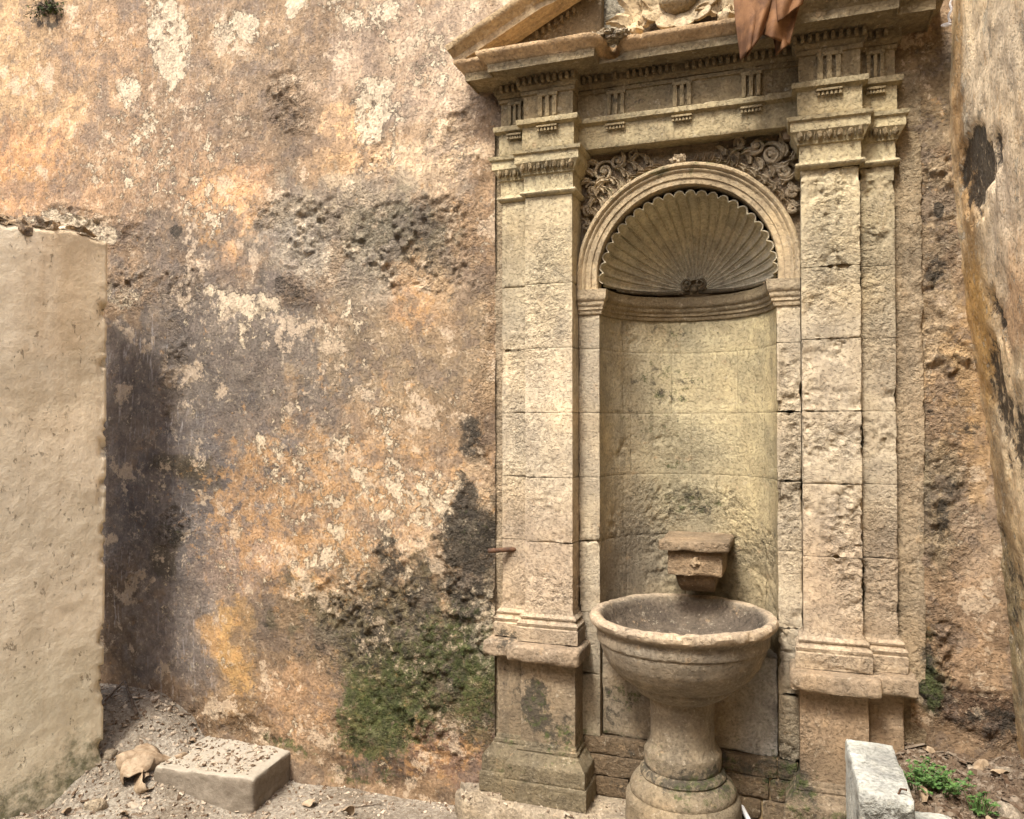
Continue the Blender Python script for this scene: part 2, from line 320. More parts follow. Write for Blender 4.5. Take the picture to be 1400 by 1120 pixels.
# ------------------------------------------------------------------ materials
class NT:
    def __init__(s, name):
        s.m = bpy.data.materials.new(name); s.m.use_nodes = True; s.t = s.m.node_tree; s.n = s.t.nodes
        s.b = s.n['Principled BSDF']; s.pos = None
    def link(s, a, b): s.t.links.new(a, b)
    def val(s, x, sock):
        if isinstance(x, (int, float)): sock.default_value = x
        elif isinstance(x, tuple): sock.default_value = x if len(x) == len(sock.default_value) else x+(1,)
        else: s.link(x, sock)
    def position(s, sx=1, sy=1, sz=1):
        if s.pos is None: s.pos = s.n.new('ShaderNodeNewGeometry').outputs['Position']
        if (sx, sy, sz) == (1, 1, 1): return s.pos
        v = s.n.new('ShaderNodeVectorMath'); v.operation = 'MULTIPLY'; s.link(s.pos, v.inputs[0]); v.inputs[1].default_value = (sx, sy, sz)
        return v.outputs[0]
    def noise(s, scale, detail=5, rough=.55, dist=0, vec=None, w=0):
        x = s.n.new('ShaderNodeTexNoise'); x.inputs['Scale'].default_value = scale; x.inputs['Detail'].default_value = detail
        x.inputs['Roughness'].default_value = rough; x.inputs['Distortion'].default_value = dist
        v = vec if vec is not None else s.position()
        if w:
            a = s.n.new('ShaderNodeVectorMath'); s.link(v, a.inputs[0]); a.inputs[1].default_value = (w*3.7, w*5.1, w*2.3); v = a.outputs[0]
        s.link(v, x.inputs['Vector']); return x.outputs['Fac']
    def voro(s, scale, feat='F1', vec=None, rnd=1):
        x = s.n.new('ShaderNodeTexVoronoi'); x.feature = feat; x.inputs['Scale'].default_value = scale; x.inputs['Randomness'].default_value = rnd
        s.link(vec if vec is not None else s.position(), x.inputs['Vector']); return x.outputs['Distance']
    def math(s, op, a, b=0., c=None, clamp=False):
        x = s.n.new('ShaderNodeMath'); x.operation = op; x.use_clamp = clamp
        s.val(a, x.inputs[0]); s.val(b, x.inputs[1])
        if c is not None: s.val(c, x.inputs[2])
        return x.outputs[0]
    def ss(s, x, lo, hi, a=0., b=1.):
        r = s.n.new('ShaderNodeMapRange'); r.interpolation_type = 'SMOOTHSTEP'; s.val(x, r.inputs[0])
        s.val(lo, r.inputs[1]); s.val(hi, r.inputs[2]); s.val(a, r.inputs[3]); s.val(b, r.inputs[4]); return r.outputs[0]
    def mix(s, f, a, b, bl='MIX'):
        x = s.n.new('ShaderNodeMix'); x.data_type = 'RGBA'; x.blend_type = bl
        s.val(f, x.inputs[0]); s.val(a, x.inputs[6]); s.val(b, x.inputs[7]); return x.outputs[2]
    def attr(s, name):
        a = s.n.new('ShaderNodeAttribute'); a.attribute_name = name; return a.outputs['Color']
    def sep(s, c):
        x = s.n.new('ShaderNodeSeparateColor'); s.link(c, x.inputs[0]); return x.outputs[:3]
    def bump(s, h, dist, strength=1., prev=None):
        b = s.n.new('ShaderNodeBump'); b.inputs['Distance'].default_value = dist; s.val(strength, b.inputs['Strength']); s.link(h, b.inputs['Height'])
        if prev is not None: s.link(prev, b.inputs['Normal'])
        return b.outputs[0]
    def done(s, col, rough=.9, normal=None, spec=.25):
        s.val(col, s.b.inputs['Base Color']); s.val(rough, s.b.inputs['Roughness']); s.b.inputs['Specular IOR Level'].default_value = spec
        if normal is not None: s.link(normal, s.b.inputs['Normal'])
        return s.m
def L(*c): return tuple((lin(c)*ALB).tolist())+(1,)

def masonry(name, cream, rustc, moldc, fl_scale, grain, pit, peel, brown=0., mott=1., bd=.012, midh=.34, sat=.86, objvar=0., film=.46):
    t = NT(name)
    base = t.attr('base'); fl, ru, mo = t.sep(t.attr('m1')); ms, ro, stk = t.sep(t.attr('m2'))
    n_big = t.noise(3.1, 4, .6, .3); n_mid = t.noise(14, 6, .70, 0, w=1); n_fine = t.noise(85, 3, .7, w=2); n_pit = t.noise(48, 4, .64, w=3)
    n_ru = t.noise(17, 6, .74, 0, w=5); n_mo = t.noise(19, 6, .74, .3, w=6); n_ms = t.noise(30, 5, .72, w=7)
    if objvar:
        oi = t.n.new('ShaderNodeObjectInfo'); v = t.math('MULTIPLY_ADD', oi.outputs['Random'], objvar*2, 1-objvar); cb = t.n.new('ShaderNodeCombineColor')
        for k_ in range(3): t.link(v, cb.inputs[k_])
        base = t.mix(1., base, cb.outputs[0], 'MULTIPLY')
    c = t.mix(1., base, t.mix(t.ss(n_big, .3, .7), (.80, .80, .82), (1.16, 1.13, 1.08)), 'MULTIPLY')
    c = t.mix(1., c, t.mix(t.ss(n_mid, .28, .72), tuple(1-(1-x)*mott for x in (.66, .65, .66)), tuple(1+(x-1)*mott for x in (1.28, 1.28, 1.26))), 'MULTIPLY')
    # rusty / ochre limewash remains
    k = t.ss(t.math('ADD', n_ru, t.math('MULTIPLY', ru, .34)), .66, .78)
    c = t.mix(t.math('MULTIPLY', k, .52), c, rustc)
    if brown:      # older coats showing through
        nb_ = t.noise(4.6, 8, .72, 0, w=11); c = t.mix(t.math('MULTIPLY', t.ss(nb_, .52, .555), brown), c, L(122,108,96)); c = t.mix(t.math('MULTIPLY', t.ss(nb_, .445, .405), brown*1.25), c, L(226,202,168))
    # pale worn film
    n_wf = t.noise(30, 6, .74, .3, w=9); wf = t.ss(t.math('ADD', n_wf, t.math('MULTIPLY', fl, .16)), .58, .72)
    c = t.mix(t.math('MULTIPLY', wf, film), c, cream)
    h = t.math('MULTIPLY', n_mid, midh)
    if peel:       # flakes down to cream lime, rims painted darker to imitate edge shade
        n_fl = t.noise(fl_scale, 7, .74, 0, w=4)
        kf = t.ss(t.math('ADD', n_fl, t.math('MULTIPLY', fl, .34)), .70, .735)
        c = t.mix(t.math('MULTIPLY', kf, .84), c, t.mix(t.ss(n_wf, .35, .65), tuple(x*.78 for x in cream[:3])+(1,), tuple(x*1.1 for x in cream[:3])+(1,)))
        ke = t.math('MULTIPLY', t.math('MULTIPLY', kf, t.math('SUBTRACT', 1., kf)), 1.8); c = t.mix(ke, c, tuple(x*2.2 for x in moldc[:3])+(1,))
        h = t.math('ADD', h, t.math('MULTIPLY', kf, -peel))
    # brushed lime strokes and long drips
    n_st = t.noise(1, 4, .65, 0, vec=t.position(52, 52, 9)); ks = t.math('MULTIPLY', t.ss(n_st, .54, .72), stk)
    c = t.mix(t.math('MULTIPLY', ks, .55), c, (.50, .47, .44, 1))
    n_dr = t.noise(1, 4, .6, 0, vec=t.position(17, 17, 1.1)); c = t.mix(t.math('MULTIPLY', t.ss(n_dr, .54, .76), .30), c, tuple(x*1.5 for x in moldc[:3])+(1,))
    # black mould
    km = t.ss(t.math('ADD', n_mo, t.math('MULTIPLY', mo, .42)), .72, .86); c = t.mix(t.math('MULTIPLY', km, .86), c, moldc)
    # pits coloured darker, and speckle
    pits = t.math('MULTIPLY', t.ss(n_pit, .44, .32), t.ss(ro, .1, .8)); c = t.mix(t.math('MULTIPLY', pits, .40), c, tuple(x*1.6 for x in moldc[:3])+(1,))
    c = t.mix(1., c, t.mix(t.ss(n_fine, .25, .75), (.78, .77, .76), (1.18, 1.18, 1.18)), 'MULTIPLY')
    c = t.mix(t.math('MULTIPLY', t.ss(n_fine, .66, .72), .40), c, cream); c = t.mix(t.math('MULTIPLY', t.ss(n_fine, .34, .28), .40), c, tuple(x*2 for x in moldc[:3])+(1,))
    hs = t.n.new('ShaderNodeHueSaturation'); hs.inputs['Saturation'].default_value = sat; t.link(c, hs.inputs['Color']); c = hs.outputs[0]
    # moss
    kk = t.ss(t.math('ADD', n_ms, t.math('MULTIPLY', ms, .46)), .74, .92)
    c = t.mix(t.math('MULTIPLY', kk, .8), c, t.mix(t.ss(n_mid, .35, .65), (.030, .038, .014, 1), (.080, .098, .030, 1)))
    # relief
    h = t.math('ADD', h, t.math('MULTIPLY', t.ss(n_pit, .30, .60), t.math('MULTIPLY', t.ss(ro, .25, .9), pit)))
    h = t.math('ADD', h, t.math('MULTIPLY', t.ss(n_fine, .2, .55), t.math('MULTIPLY_ADD', ro, grain*.6, grain)))
    return t.done(c, t.math('MULTIPLY_ADD', kk, .06, .86), t.bump(h, bd, .9), .2)
M_WALL = masonry('weathered_plaster', L(222,202,168), L(206,156,92), (.045,.038,.028,1), 12, .26, .9, .55, .46, .95, .015, .34, .94)
M_SIDE = masonry('side_plaster', L(236,220,188), L(208,160,100), (.034,.030,.024,1), 9, .45, .9, .40, .06, .6, .010, .4, 1.0)
M_STONE = masonry('limestone', L(226,212,180), L(190,156,108), (.050,.043,.030,1), 26, .30, 1.0, 0, 0., .6, .010, .16, .86, .05, .36)

def simple(name, c1, c2, sc=12, rough=.85, bscale=60, bdist=.003, spec=.25):
    t = NT(name); n = t.noise(sc, 7, .65, .3); f = t.noise(bscale, 5, .6, w=2)
    c = t.mix(t.ss(n, .3, .7), c1, c2); c = t.mix(1., c, t.mix(f, (.75,.75,.75), (1.2,1.2,1.2)), 'MULTIPLY')
    return t.done(c, rough, t.bump(f, bdist, .8), spec)
M_MORTAR = simple('lime_mortar', L(128,108,80), L(168,146,110), 20)
M_IRON = simple('rusty_iron', (.05,.03,.02,1), (.14,.07,.035,1), 40, .7)
M_LEAF = simple('dry_leaf', L(150,126,98), L(198,176,146), 30, .75, 90, .001)
M_CLOTH = simple('brown_cloth', L(88,58,34), L(140,100,64), 14, .8, 220, .0012)
M_GREEN = simple('weed_leaf', (.035,.085,.018,1), (.11,.20,.05,1), 60, .55, 60, .001, .4)
M_MOSS = simple('moss', (.020,.030,.010,1), (.075,.095,.025,1), 22, .95, 80, .001)
M_TWIG = simple('dead_wood', (.05,.035,.024,1), (.16,.12,.085,1), 40)
M_BLUE = simple('blue_plastic', (.02,.06,.35,1), (.03,.09,.45,1), 30, .4, 40, .0005, .5)
M_PVC = simple('white_plastic', (.55,.54,.52,1), (.72,.70,.68,1), 20, .5, 40, .0005, .5)
M_WHITE = simple('string_white', (.6,.57,.55,1), (.8,.78,.76,1), 30, .5)
t = NT('litter'); 
v = t.n.new('ShaderNodeTexVoronoi'); v.inputs['Scale'].default_value = 55; t.link(t.position(), v.inputs['Vector'])
hs = t.sep(v.outputs['Color'])
c = t.mix(t.ss(hs[0], .1, .9), L(116,96,76), L(206,190,166)); c = t.mix(t.ss(hs[1], .75, .95), c, L(92,68,46)); xx_ = t.n.new('ShaderNodeSeparateXYZ'); t.link(t.position(), xx_.inputs[0]); c = t.mix(t.ss(xx_.outputs[0], .1, .3), c, t.mix(.62, c, L(92,74,58)))
M_LITTER = t.done(c, .9)
t = NT('dusty_soil'); n = t.noise(4, 7, .65, .3); f = t.noise(60, 6, .65, w=1); g_ = t.noise(150, 4, .6, w=2)
c = t.mix(t.ss(n, .3, .7), L(146,134,116), L(196,186,168)); xx_ = t.n.new('ShaderNodeSeparateXYZ'); t.link(t.position(), xx_.inputs[0]); c = t.mix(t.ss(xx_.outputs[0], .1, .3), c, t.mix(n, L(110,92,74), L(146,126,104))); c = t.mix(t.ss(f, .42, .60), t.mix(.5, c, L(90,72,54)), c)
c = t.mix(1., c, t.mix(g_, (.7,.7,.7), (1.3,1.3,1.28)), 'MULTIPLY')
M_SOIL = t.done(c, .95, t.bump(t.math('ADD', f, t.math('MULTIPLY', g_, .4)), .014, .9))
t = NT('white_stone'); n = t.noise(6, 7, .6, .4); f = t.noise(80, 5, .6, w=1); k_ = t.noise(9, 8, .7, .3, w=4)
c = t.mix(t.ss(n, .35, .65), L(196,204,198), L(232,234,226)); c = t.mix(t.math('MULTIPLY', t.ss(k_, .56, .66), .5), c, L(120,118,100))
sc_ = t.ss(t.noise(30, 5, .6, w=8), .66, .70); c = t.mix(t.math('MULTIPLY', sc_, .5), c, L(80,76,66))
M_WSTONE = t.done(c, .8, t.bump(f, .003, .7))
t = NT('block_concrete'); n = t.noise(7, 7, .65, .4); f = t.noise(70, 6, .65, w=1)
nz = t.n.new('ShaderNodeNewGeometry'); sx = t.n.new('ShaderNodeSeparateXYZ'); t.link(nz.outputs['Normal'], sx.inputs[0])
c = t.mix(t.ss(n, .3, .7), L(124,112,96), L(158,146,128)); c = t.mix(t.ss(sx.outputs[2], .5, .95), c, t.mix(n, L(166,156,138), L(204,194,174)))  # faces turned upward get a lighter tone
c = t.mix(1., c, t.mix(f, (.72,.72,.72), (1.25,1.25,1.25)), 'MULTIPLY')
M_CONC = t.done(c, .92, t.bump(f, .006, .8))

# ------------------------------------------------------------------ ground
def edges(lo, hi, dlo, dhi, fine, coarse):
    a = np.arange(dlo, dhi, fine)
    l = dlo - np.cumsum(np.geomspace(fine*2, coarse, 24)); l = l[l > lo]
    r = dhi + np.cumsum(np.geomspace(fine*2, coarse, 24)); r = r[r < hi]
    return np.concatenate([[lo], l[::-1], a, r, [hi]])
def ground_h(x, y):
    P = np.stack([x, y, np.zeros_like(x)], 1)
    h = fbm(P, 1.7, 4, 3)*.03 + fbm(P, 14, 3, 8)*.012
    h = h + .34*sstep(-2.45, -3.2, x+.2*fbm(P, 3, 2, 4))*sstep(-.60, -.05, y+.12*fbm(P, 3, 2, 6))
    rt = sstep(.26, .36, x+.02*fbm(P, 9, 2, 5))*sstep(-1.25, -.8, y)
    h = h*(1-rt) + rt*(.52 + fbm(P, 5, 4, 12)*.05 + fbm(P, 22, 3, 14)*.02 - .10*sstep(-.1, -.9, y))
    return h
gx = edges(-24, 22, -3.7, 1.0, .018, 5); gy = edges(-26, .35, -1.5, .3, .018, 5)
GX, GY = np.meshgrid(gx, gy, indexing='ij')
GV = np.stack([GX, GY, ground_h(GX.ravel(), GY.ravel()).reshape(GX.shape)], -1)
g = G(); g.grid(GV)
gr = make('ground', g.arr(), g.f, M_SOIL, smooth='all'); gr['kind'] = 'structure'; gr['label'] = 'dusty pale ground strewn with dry litter below the walls'

# ------------------------------------------------------------------ rear wall (weathered plaster)
AX = -.427                                   # axis of the fountain
FX0, FX1, FZ1 = AX-.845, AX+.845, 3.10       # the part of the wall that the fountain replaces
def wall_y(P):
    """depth of the plaster surface (negative = towards the viewer) and roughness mask"""
    ro = apply_blobs(P, np.zeros(len(P)), WALL_ROUGH, 0., seed=5)
    fl = apply_blobs(P, np.zeros(len(P)), WALL_FLAKE, 0., seed=5)
    d = fbm(P, .8, 3, 101)*.03 + fbm(P, 3.3, 4, 102)*.014 + fbm(P, 11, 3, 103)*.004
    lump = np.maximum(0, fbm(P, 26, 4, 104, .6)+.12)*.045 + fbm(P, 60, 2, 105)*.006
    pm = sstep(-.12, .16, fbm(P, 4.5, 4, 121, .6)); ro2 = ro*(.12+.88*pm)
    lump = lump*(.5+.9*sstep(-.3, .4, fbm(P, 13, 3, 122)))
    d = d - .010*sstep(.35, .6, ro2) + lump*ro2**1.3
    d = d - .005*sstep(.42, .5, fbm(P, 10, 4, 106)*.5+.5*0 + fl*.36)
    # ragged plaster edge overlapping the stone order
    e = sstep(-1.34, -1.20, P[:, 0]+.05*fbm(P, 6, 3, 107)); d = d + .02 - .03*e
    foot = sstep(.55, .0, P[:, 2]); d = d + .03*foot*fbm(P, 4, 3, 108)
    return -d
wx = edges(-9, 3.0, -4.5, .98, .0075, 1.2); wz = edges(-.3, 6.2, -.1, 4.35, .0075, .8)
wx = np.sort(np.concatenate([wx[(abs(wx-FX0) > .004) & (abs(wx-FX1) > .004)], [FX0, FX1]]))
wz = np.sort(np.concatenate([wz[abs(wz-FZ1) > .004], [FZ1]]))
WX, WZ = np.meshgrid(wx, wz, indexing='ij')
P = np.stack([WX.ravel(), np.zeros(WX.size), WZ.ravel()], 1)
P[:, 1] = wall_y(P)
nx, nz_ = len(wx), len(wz)
a, b = np.meshgrid(np.arange(nx-1), np.arange(nz_-1), indexing='ij')
cxm = (wx[:-1]+wx[1:])/2; czm = (wz[:-1]+wz[1:])/2
keep = ~(((cxm > FX0) & (cxm < FX1))[:, None] & (czm < FZ1)[None, :])
a, b = a[keep], b[keep]
Q = np.stack([a*nz_+b, (a+1)*nz_+b, (a+1)*nz_+b+1, a*nz_+b+1], 1)
used = np.zeros(len(P), bool); used[Q.ravel()] = True; remap = np.cumsum(used)-1
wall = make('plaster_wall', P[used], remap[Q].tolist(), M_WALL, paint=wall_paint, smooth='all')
tag(wall, 'tall weathered ochre plaster wall, flaking and mould stained, behind the stone fountain', 'wall')

# ------------------------------------------------------------------ unseen wall added behind the viewer to block low frontal sky light
cx_ = np.linspace(-9, 3, 60); cz_ = np.linspace(-.2, 5.2, 30); CXg, CZg = np.meshgrid(cx_, cz_, indexing='ij')
CP = np.stack([CXg, np.full(CXg.shape, -6.2), CZg], -1); CP[..., 1] += fbm(CP.reshape(-1, 3), .9, 3, 131).reshape(CXg.shape)*.05
g = G(); g.grid(CP, flip=True); cb_ = CP.copy(); cb_[..., 1] = -6.6; g.grid(cb_)
for e_ in (0, -1): g.grid(np.stack([CP[e_], cb_[e_]], 0)); g.grid(np.stack([CP[:, e_], cb_[:, e_]], 1))
cw = make('sky_block_wall', g.arr(), g.f, M_WALL, smooth='all', paint=lambda P: (np.tile(lin((178,150,116))*ALB, (len(P), 1)), np.full((len(P), 3), .2), np.full((len(P), 3), .1)))
tag(cw, 'plain tan plaster wall added out of view opposite the fountain to block low light', 'wall')

# ------------------------------------------------------------------ right leaning wall
RW_COL = [(1350,120,70,130,(250,228,190),.9,0,.3),(1390,300,50,120,(248,224,188),.8,0,.3),(1312,180,12,260,(196,152,92),.8,0,.4),(1340,450,16,120,(200,156,84),.85,-.05,.4),
 (1390,420,30,60,(216,176,132),.8,0,.4),(1370,700,14,160,(166,140,98),.8,0,.4),(1390,880,16,120,(126,118,86),.8,0,.4),(1395,1000,14,50,(170,136,92),.7,0,.4)]
RW_MOLD = [(1338,225,24,50,1,1,0,.75),(1340,180,9,26,1,.9,0,.6),(1318,262,6,22,1,.95,0,.6),(1358,420,8,30,1,1,-.4,.6),(1372,452,9,28,1,1,-.3,.6),(1366,545,12,70,1,.9,-.12,.5),(1398,620,12,90,1,.85,-.08,.5),(1390,800,16,80,1,.6,0,.4)]
RW_RAD = [(1338,225,24,50,1,1,0,.7)]
def rw_x(z): return .575 + .21*sstep(3.0, .4, z)
def rw_map(P):       # bring the side wall's points to the rear plane along the photo's sight lines used to note the stains
    d = P-CAM; k = (0-CAM[1])/np.maximum(d[:, 1], .05); return CAM + d*k[:, None]
def rw_blob(P, base, blobs):
    sh = np.stack([P[:, 1], P[:, 2]], 1); N3 = np.stack([np.zeros(len(P)), P[:, 1], P[:, 2]], 1)
    sh = sh + np.stack([fbm(N3, 4, 4, 61)*.12+fbm(N3, 22, 3, 62)*.06, fbm(N3, 4, 4, 63)*.14+fbm(N3, 18, 3, 64)*.09], 1)
    for q in blobs:
        px, py, rx, ry, col, st = q[:6]; hard = q[7] if len(q) > 7 else .6
        z0 = 1.75
        for _ in range(4): z0 = onX(px, py, float(rw_x(np.array(z0))))[2]
        xx = float(rw_x(np.array(z0)))
        c0 = onX(px, py, xx); a0 = onX(px+rx, py, xx); b0 = onX(px, py+ry, xx)
        d = np.sqrt(((sh[:, 0]-c0[1])/max(abs(a0[1]-c0[1]), .03))**2+((sh[:, 1]-c0[2])/max(abs(b0[2]-c0[2]), .03))**2)
        w = (1-sstep(hard, 2-hard, d))*st
        base = base*(1-w[:, None])+lin(col)*w[:, None]*ALB if np.ndim(base) == 2 else np.maximum(base, w)
    return base
def rw_paint(P):
    n = len(P); t_ = fbm(P, 1.5, 3, 70)[:, None]
    base = lin((252,226,180))*ALB*1.1*(1+.15*t_)
    base = rw_blob(P, base, RW_COL); mo = np.maximum(rw_blob(P, np.zeros(n), RW_MOLD), .15)
    return base, np.stack([np.full(n, .32), np.full(n, .32), mo], 1), np.stack([np.zeros(n), .15+.5*mo, np.full(n, .2)], 1)
rz = edges(-.2, 6.2, .2, 4.2, .014, .7); ry_ = np.concatenate([np.arange(.12, -1.5, -.014), np.linspace(-1.52, -2.6, 20)])
RZ, RY = np.meshgrid(rz, ry_, indexing='ij')
RP = np.stack([np.zeros(RZ.size), RY.ravel(), RZ.ravel()], 1)
RP[:, 0] = rw_x(RP[:, 2]) + .03*fbm(RP*np.array([1, 1, .5]), 2.2, 4, 71) + .006*fbm(RP, 18, 3, 72) + .02*rw_blob(RP, np.zeros(len(RP)), RW_MOLD)
V3 = RP.reshape(RZ.shape+(3,)); g = G(); g.grid(V3)
bk = V3.copy(); bk[..., 0] = 1.25; g.grid(bk, flip=True)
endc = np.stack([V3[:, -1], bk[:, -1]], 1); g.grid(endc)
topc = np.stack([V3[-1], bk[-1]], 1); g.grid(topc, flip=True)
rw = make('side_wall', g.arr(), g.f, M_SIDE, paint=rw_paint, smooth='all')
tag(rw, 'leaning peach plaster side wall with black mould patches', 'wall')

# ------------------------------------------------------------------ left pale pier
def pier_paint(P):
    n = len(P); t_ = fbm(P, 1.6, 3, 80)[:, None]; s_ = fbm(P*np.array([3, 3, .35]), 2.2, 4, 81)[:, None]
    base = lin((255,240,210))*ALB*1.17*(1+.22*t_)*(1-.16*np.clip(s_, 0, 1))
    z = P[:, 2:3]
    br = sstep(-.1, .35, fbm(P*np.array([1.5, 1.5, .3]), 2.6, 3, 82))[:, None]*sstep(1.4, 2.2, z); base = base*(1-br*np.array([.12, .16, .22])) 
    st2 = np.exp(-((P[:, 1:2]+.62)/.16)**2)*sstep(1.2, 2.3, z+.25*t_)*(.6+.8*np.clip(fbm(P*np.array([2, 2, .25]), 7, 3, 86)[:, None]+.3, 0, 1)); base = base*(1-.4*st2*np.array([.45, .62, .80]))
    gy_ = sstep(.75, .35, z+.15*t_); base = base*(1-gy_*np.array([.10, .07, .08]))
    w2 = sstep(.0, .3, fbm(P, 3.1, 3, 84))[:, None]*.35; base = base*(1-w2)+lin((226,212,182))*ALB*w2
    ms = .8*sstep(.20, -.05, P[:, 2]-.16*sstep(-1.2, -.4, P[:, 1])+.12*fbm(P, 4, 3, 83))
    return base, np.stack([np.full(n, .18), np.full(n, .16), np.maximum(.22, ms*.6)], 1), np.stack([ms*.9, .12+.5*ms, np.full(n, .5)], 1)
pc = onY(147, 330, -.40); px1, pz1 = pc[0], pc[2]
far = np.array([px1, -.40]); pdir = np.array([-.32, -1.]); pdir /= np.linalg.norm(pdir); pn = np.array([-pdir[1], pdir[0]])   # face looks to +X
pn = pn if pn[0] > 0 else -pn
ps = np.concatenate([np.arange(0, 1.6, .014), np.linspace(1.62, 2.6, 20)]); pzs = np.arange(-.15, pz1+.005, .014)
PS, PZ = np.meshgrid(ps, pzs, indexing='ij')
PT = np.zeros(PS.shape+(3,)); PT[..., 0] = far[0]+pdir[0]*PS; PT[..., 1] = far[1]+pdir[1]*PS; PT[..., 2] = PZ
q = PT.reshape(-1, 3)
q[:, 2] += sstep(pz1-.3, pz1, q[:, 2])*(fbm(q*np.array([1, 1, 0]), 3, 4, 85)*.05 + fbm(q*np.array([1, 1, 0]), 16, 3, 86)*.016)
dd = fbm(q, 1.2, 3, 87)*.018 + fbm(q, 6, 4, 88)*.004 + fbm(q, 30, 3, 89)*.0022 - .045*sstep(.045, 0, PS.ravel())*sstep(.0, .35, fbm(q, 11, 4, 90, .6)) - .02*sstep(pz1-.02, pz1, PZ.ravel())
q[:, 0] += dd*pn[0]; q[:, 1] += dd*pn[1]; PT = q.reshape(PT.shape)
g = G(); g.grid(PT)
far_c = np.stack([PT[0]+np.array([-pn[0], -pn[1], 0])*k for k in np.linspace(0, .5, 24)], 0)
far_c[1:, :, 1] += (fbm(far_c[1:].reshape(-1, 3), 6, 3, 91)*.02).reshape(far_c[1:].shape[:2]); g.grid(far_c, flip=True)
top_c = np.stack([PT[:, -1]+np.array([-pn[0], -pn[1], 0])*k + np.array([0, 0, .05*math.sin(min(1, k*6)*1.57)]) for k in np.linspace(0, .5, 24)], 0)
tt = top_c[1:].reshape(-1, 3); top_c[1:, :, 2] += (fbm(tt, 8, 4, 92)*.03).reshape(top_c[1:].shape[:2]); g.grid(top_c)
Vp, Fp = weld(g.arr(), g.f)
t = NT('pier_render'); bs = t.attr('base'); ms = t.sep(t.attr('m2'))[0]
n1 = t.noise(6, 7, .74); n2 = t.noise(70, 4, .65, w=2); nd = t.noise(1, 5, .62, 0, vec=t.position(19, 19, 1.0)); nd2 = t.noise(1, 4, .6, 0, vec=t.position(60, 60, 9), w=3)
c = t.mix(1., bs, t.mix(t.ss(n1, .3, .7), (.86,.84,.80), (1.10,1.10,1.09)), 'MULTIPLY')
c = t.mix(t.math('MULTIPLY', t.ss(nd, .50, .80), .22), c, L(178,142,98)); c = t.mix(t.math('MULTIPLY', t.ss(t.noise(3, 5, .7, w=6), .56, .66), .35), c, L(240,230,204))
sp = t.math('MULTIPLY', t.ss(t.noise(1, 5, .72, 0, vec=t.position(38, 38, 22), w=13), .60, .64), t.ss(t.noise(4, 3, .6, w=14), .40, .55)); c = t.mix(t.math('MULTIPLY', sp, .55), c, L(104,84,60))
c = t.mix(1., c, t.mix(n2, (.84,.84,.84), (1.15,1.15,1.15)), 'MULTIPLY')
kk = t.ss(t.math('ADD', t.noise(22, 6, .72, w=7), t.math('MULTIPLY', ms, .46)), .60, 1.02); c = t.mix(t.math('MULTIPLY', kk, .85), c, t.mix(t.ss(n2, .35, .65), (.034,.044,.016,1), (.085,.10,.034,1)))
lz = t.noise(1, 3, .6, 0, vec=t.position(.5, .5, 7), w=15); hh = t.math('ADD', t.math('ADD', t.math('MULTIPLY', n1, .8), t.math('MULTIPLY', lz, .25)), t.math('SUBTRACT', t.math('MULTIPLY', n2, .14), t.math('MULTIPLY', sp, .2)))
M_PIER = t.done(c, .9, t.bump(hh, .018, .8))
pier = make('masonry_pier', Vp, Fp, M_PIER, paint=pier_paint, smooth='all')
tag(pier, 'pale cream rendered pier with crumbling top, standing before the stained wall', 'pier')
# lump of broken brown render along the pier's top
g = G()
for k in range(7):
    s_ = .10+.11*k; c0 = np.array([far[0]+pdir[0]*s_-.07, far[1]+pdir[1]*s_, pz1+.015+.012*math.sin(k*2.1)])
    g.add(*blobsphere(c0, (.06, .085, .030+.012*(k % 3)), 14, k+3, .8))
make('render_crust', g.arr(), g.f, M_WALL, pier, paint=lambda P: stone((196,164,126), .7, 0, .2, .5, .3)(P), rough=.012)

# ------------------------------------------------------------------ the wall fountain
root = thing('wall_fountain', (AX, 0, .15), 'carved limestone wall fountain with shell niche, paired pilasters and broken pediment', 'fountain')
def sub(name, parent, V, F, paint, rough=.004, mat=None, smooth=True, rsc=40., seed=1, erode=0.):
    return make(name, V, F, mat or M_STONE, parent, paint=paint, rough=rough, rsc=rsc, seed=seed, smooth=smooth, erode=erode)
def shaft_paint(P):
    c, m1, m2 = stone((208,188,150), .34)(P); z = P[:, 2:3]
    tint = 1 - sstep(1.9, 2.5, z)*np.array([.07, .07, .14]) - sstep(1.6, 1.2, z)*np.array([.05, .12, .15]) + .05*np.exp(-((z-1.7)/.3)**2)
    return c*tint, m1, m2
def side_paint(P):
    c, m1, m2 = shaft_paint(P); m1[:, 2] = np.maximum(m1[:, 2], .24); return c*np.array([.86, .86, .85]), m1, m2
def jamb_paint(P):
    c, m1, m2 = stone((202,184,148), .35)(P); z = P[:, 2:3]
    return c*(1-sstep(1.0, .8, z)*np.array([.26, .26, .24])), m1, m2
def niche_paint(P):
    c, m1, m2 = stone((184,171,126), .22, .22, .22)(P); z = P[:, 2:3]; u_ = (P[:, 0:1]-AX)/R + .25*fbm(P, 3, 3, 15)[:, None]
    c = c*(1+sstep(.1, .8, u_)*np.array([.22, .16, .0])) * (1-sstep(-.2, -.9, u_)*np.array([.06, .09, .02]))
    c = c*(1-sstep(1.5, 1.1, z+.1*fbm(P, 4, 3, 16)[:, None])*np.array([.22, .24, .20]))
    return c, m1, m2
C_TOP, C_MID, C_LOW, C_BASE = (170,150,104), (206,190,150), (200,176,138), (190,166,130)
def shaft_col(z): 
    return (196,182,132) if z > 2.0 else ((210,192,150) if z > 1.4 else (200,174,136))
COURSES = [.93, 1.24, 1.52, 1.80, 2.08, 2.36, 2.745]
rng = random.Random(4)
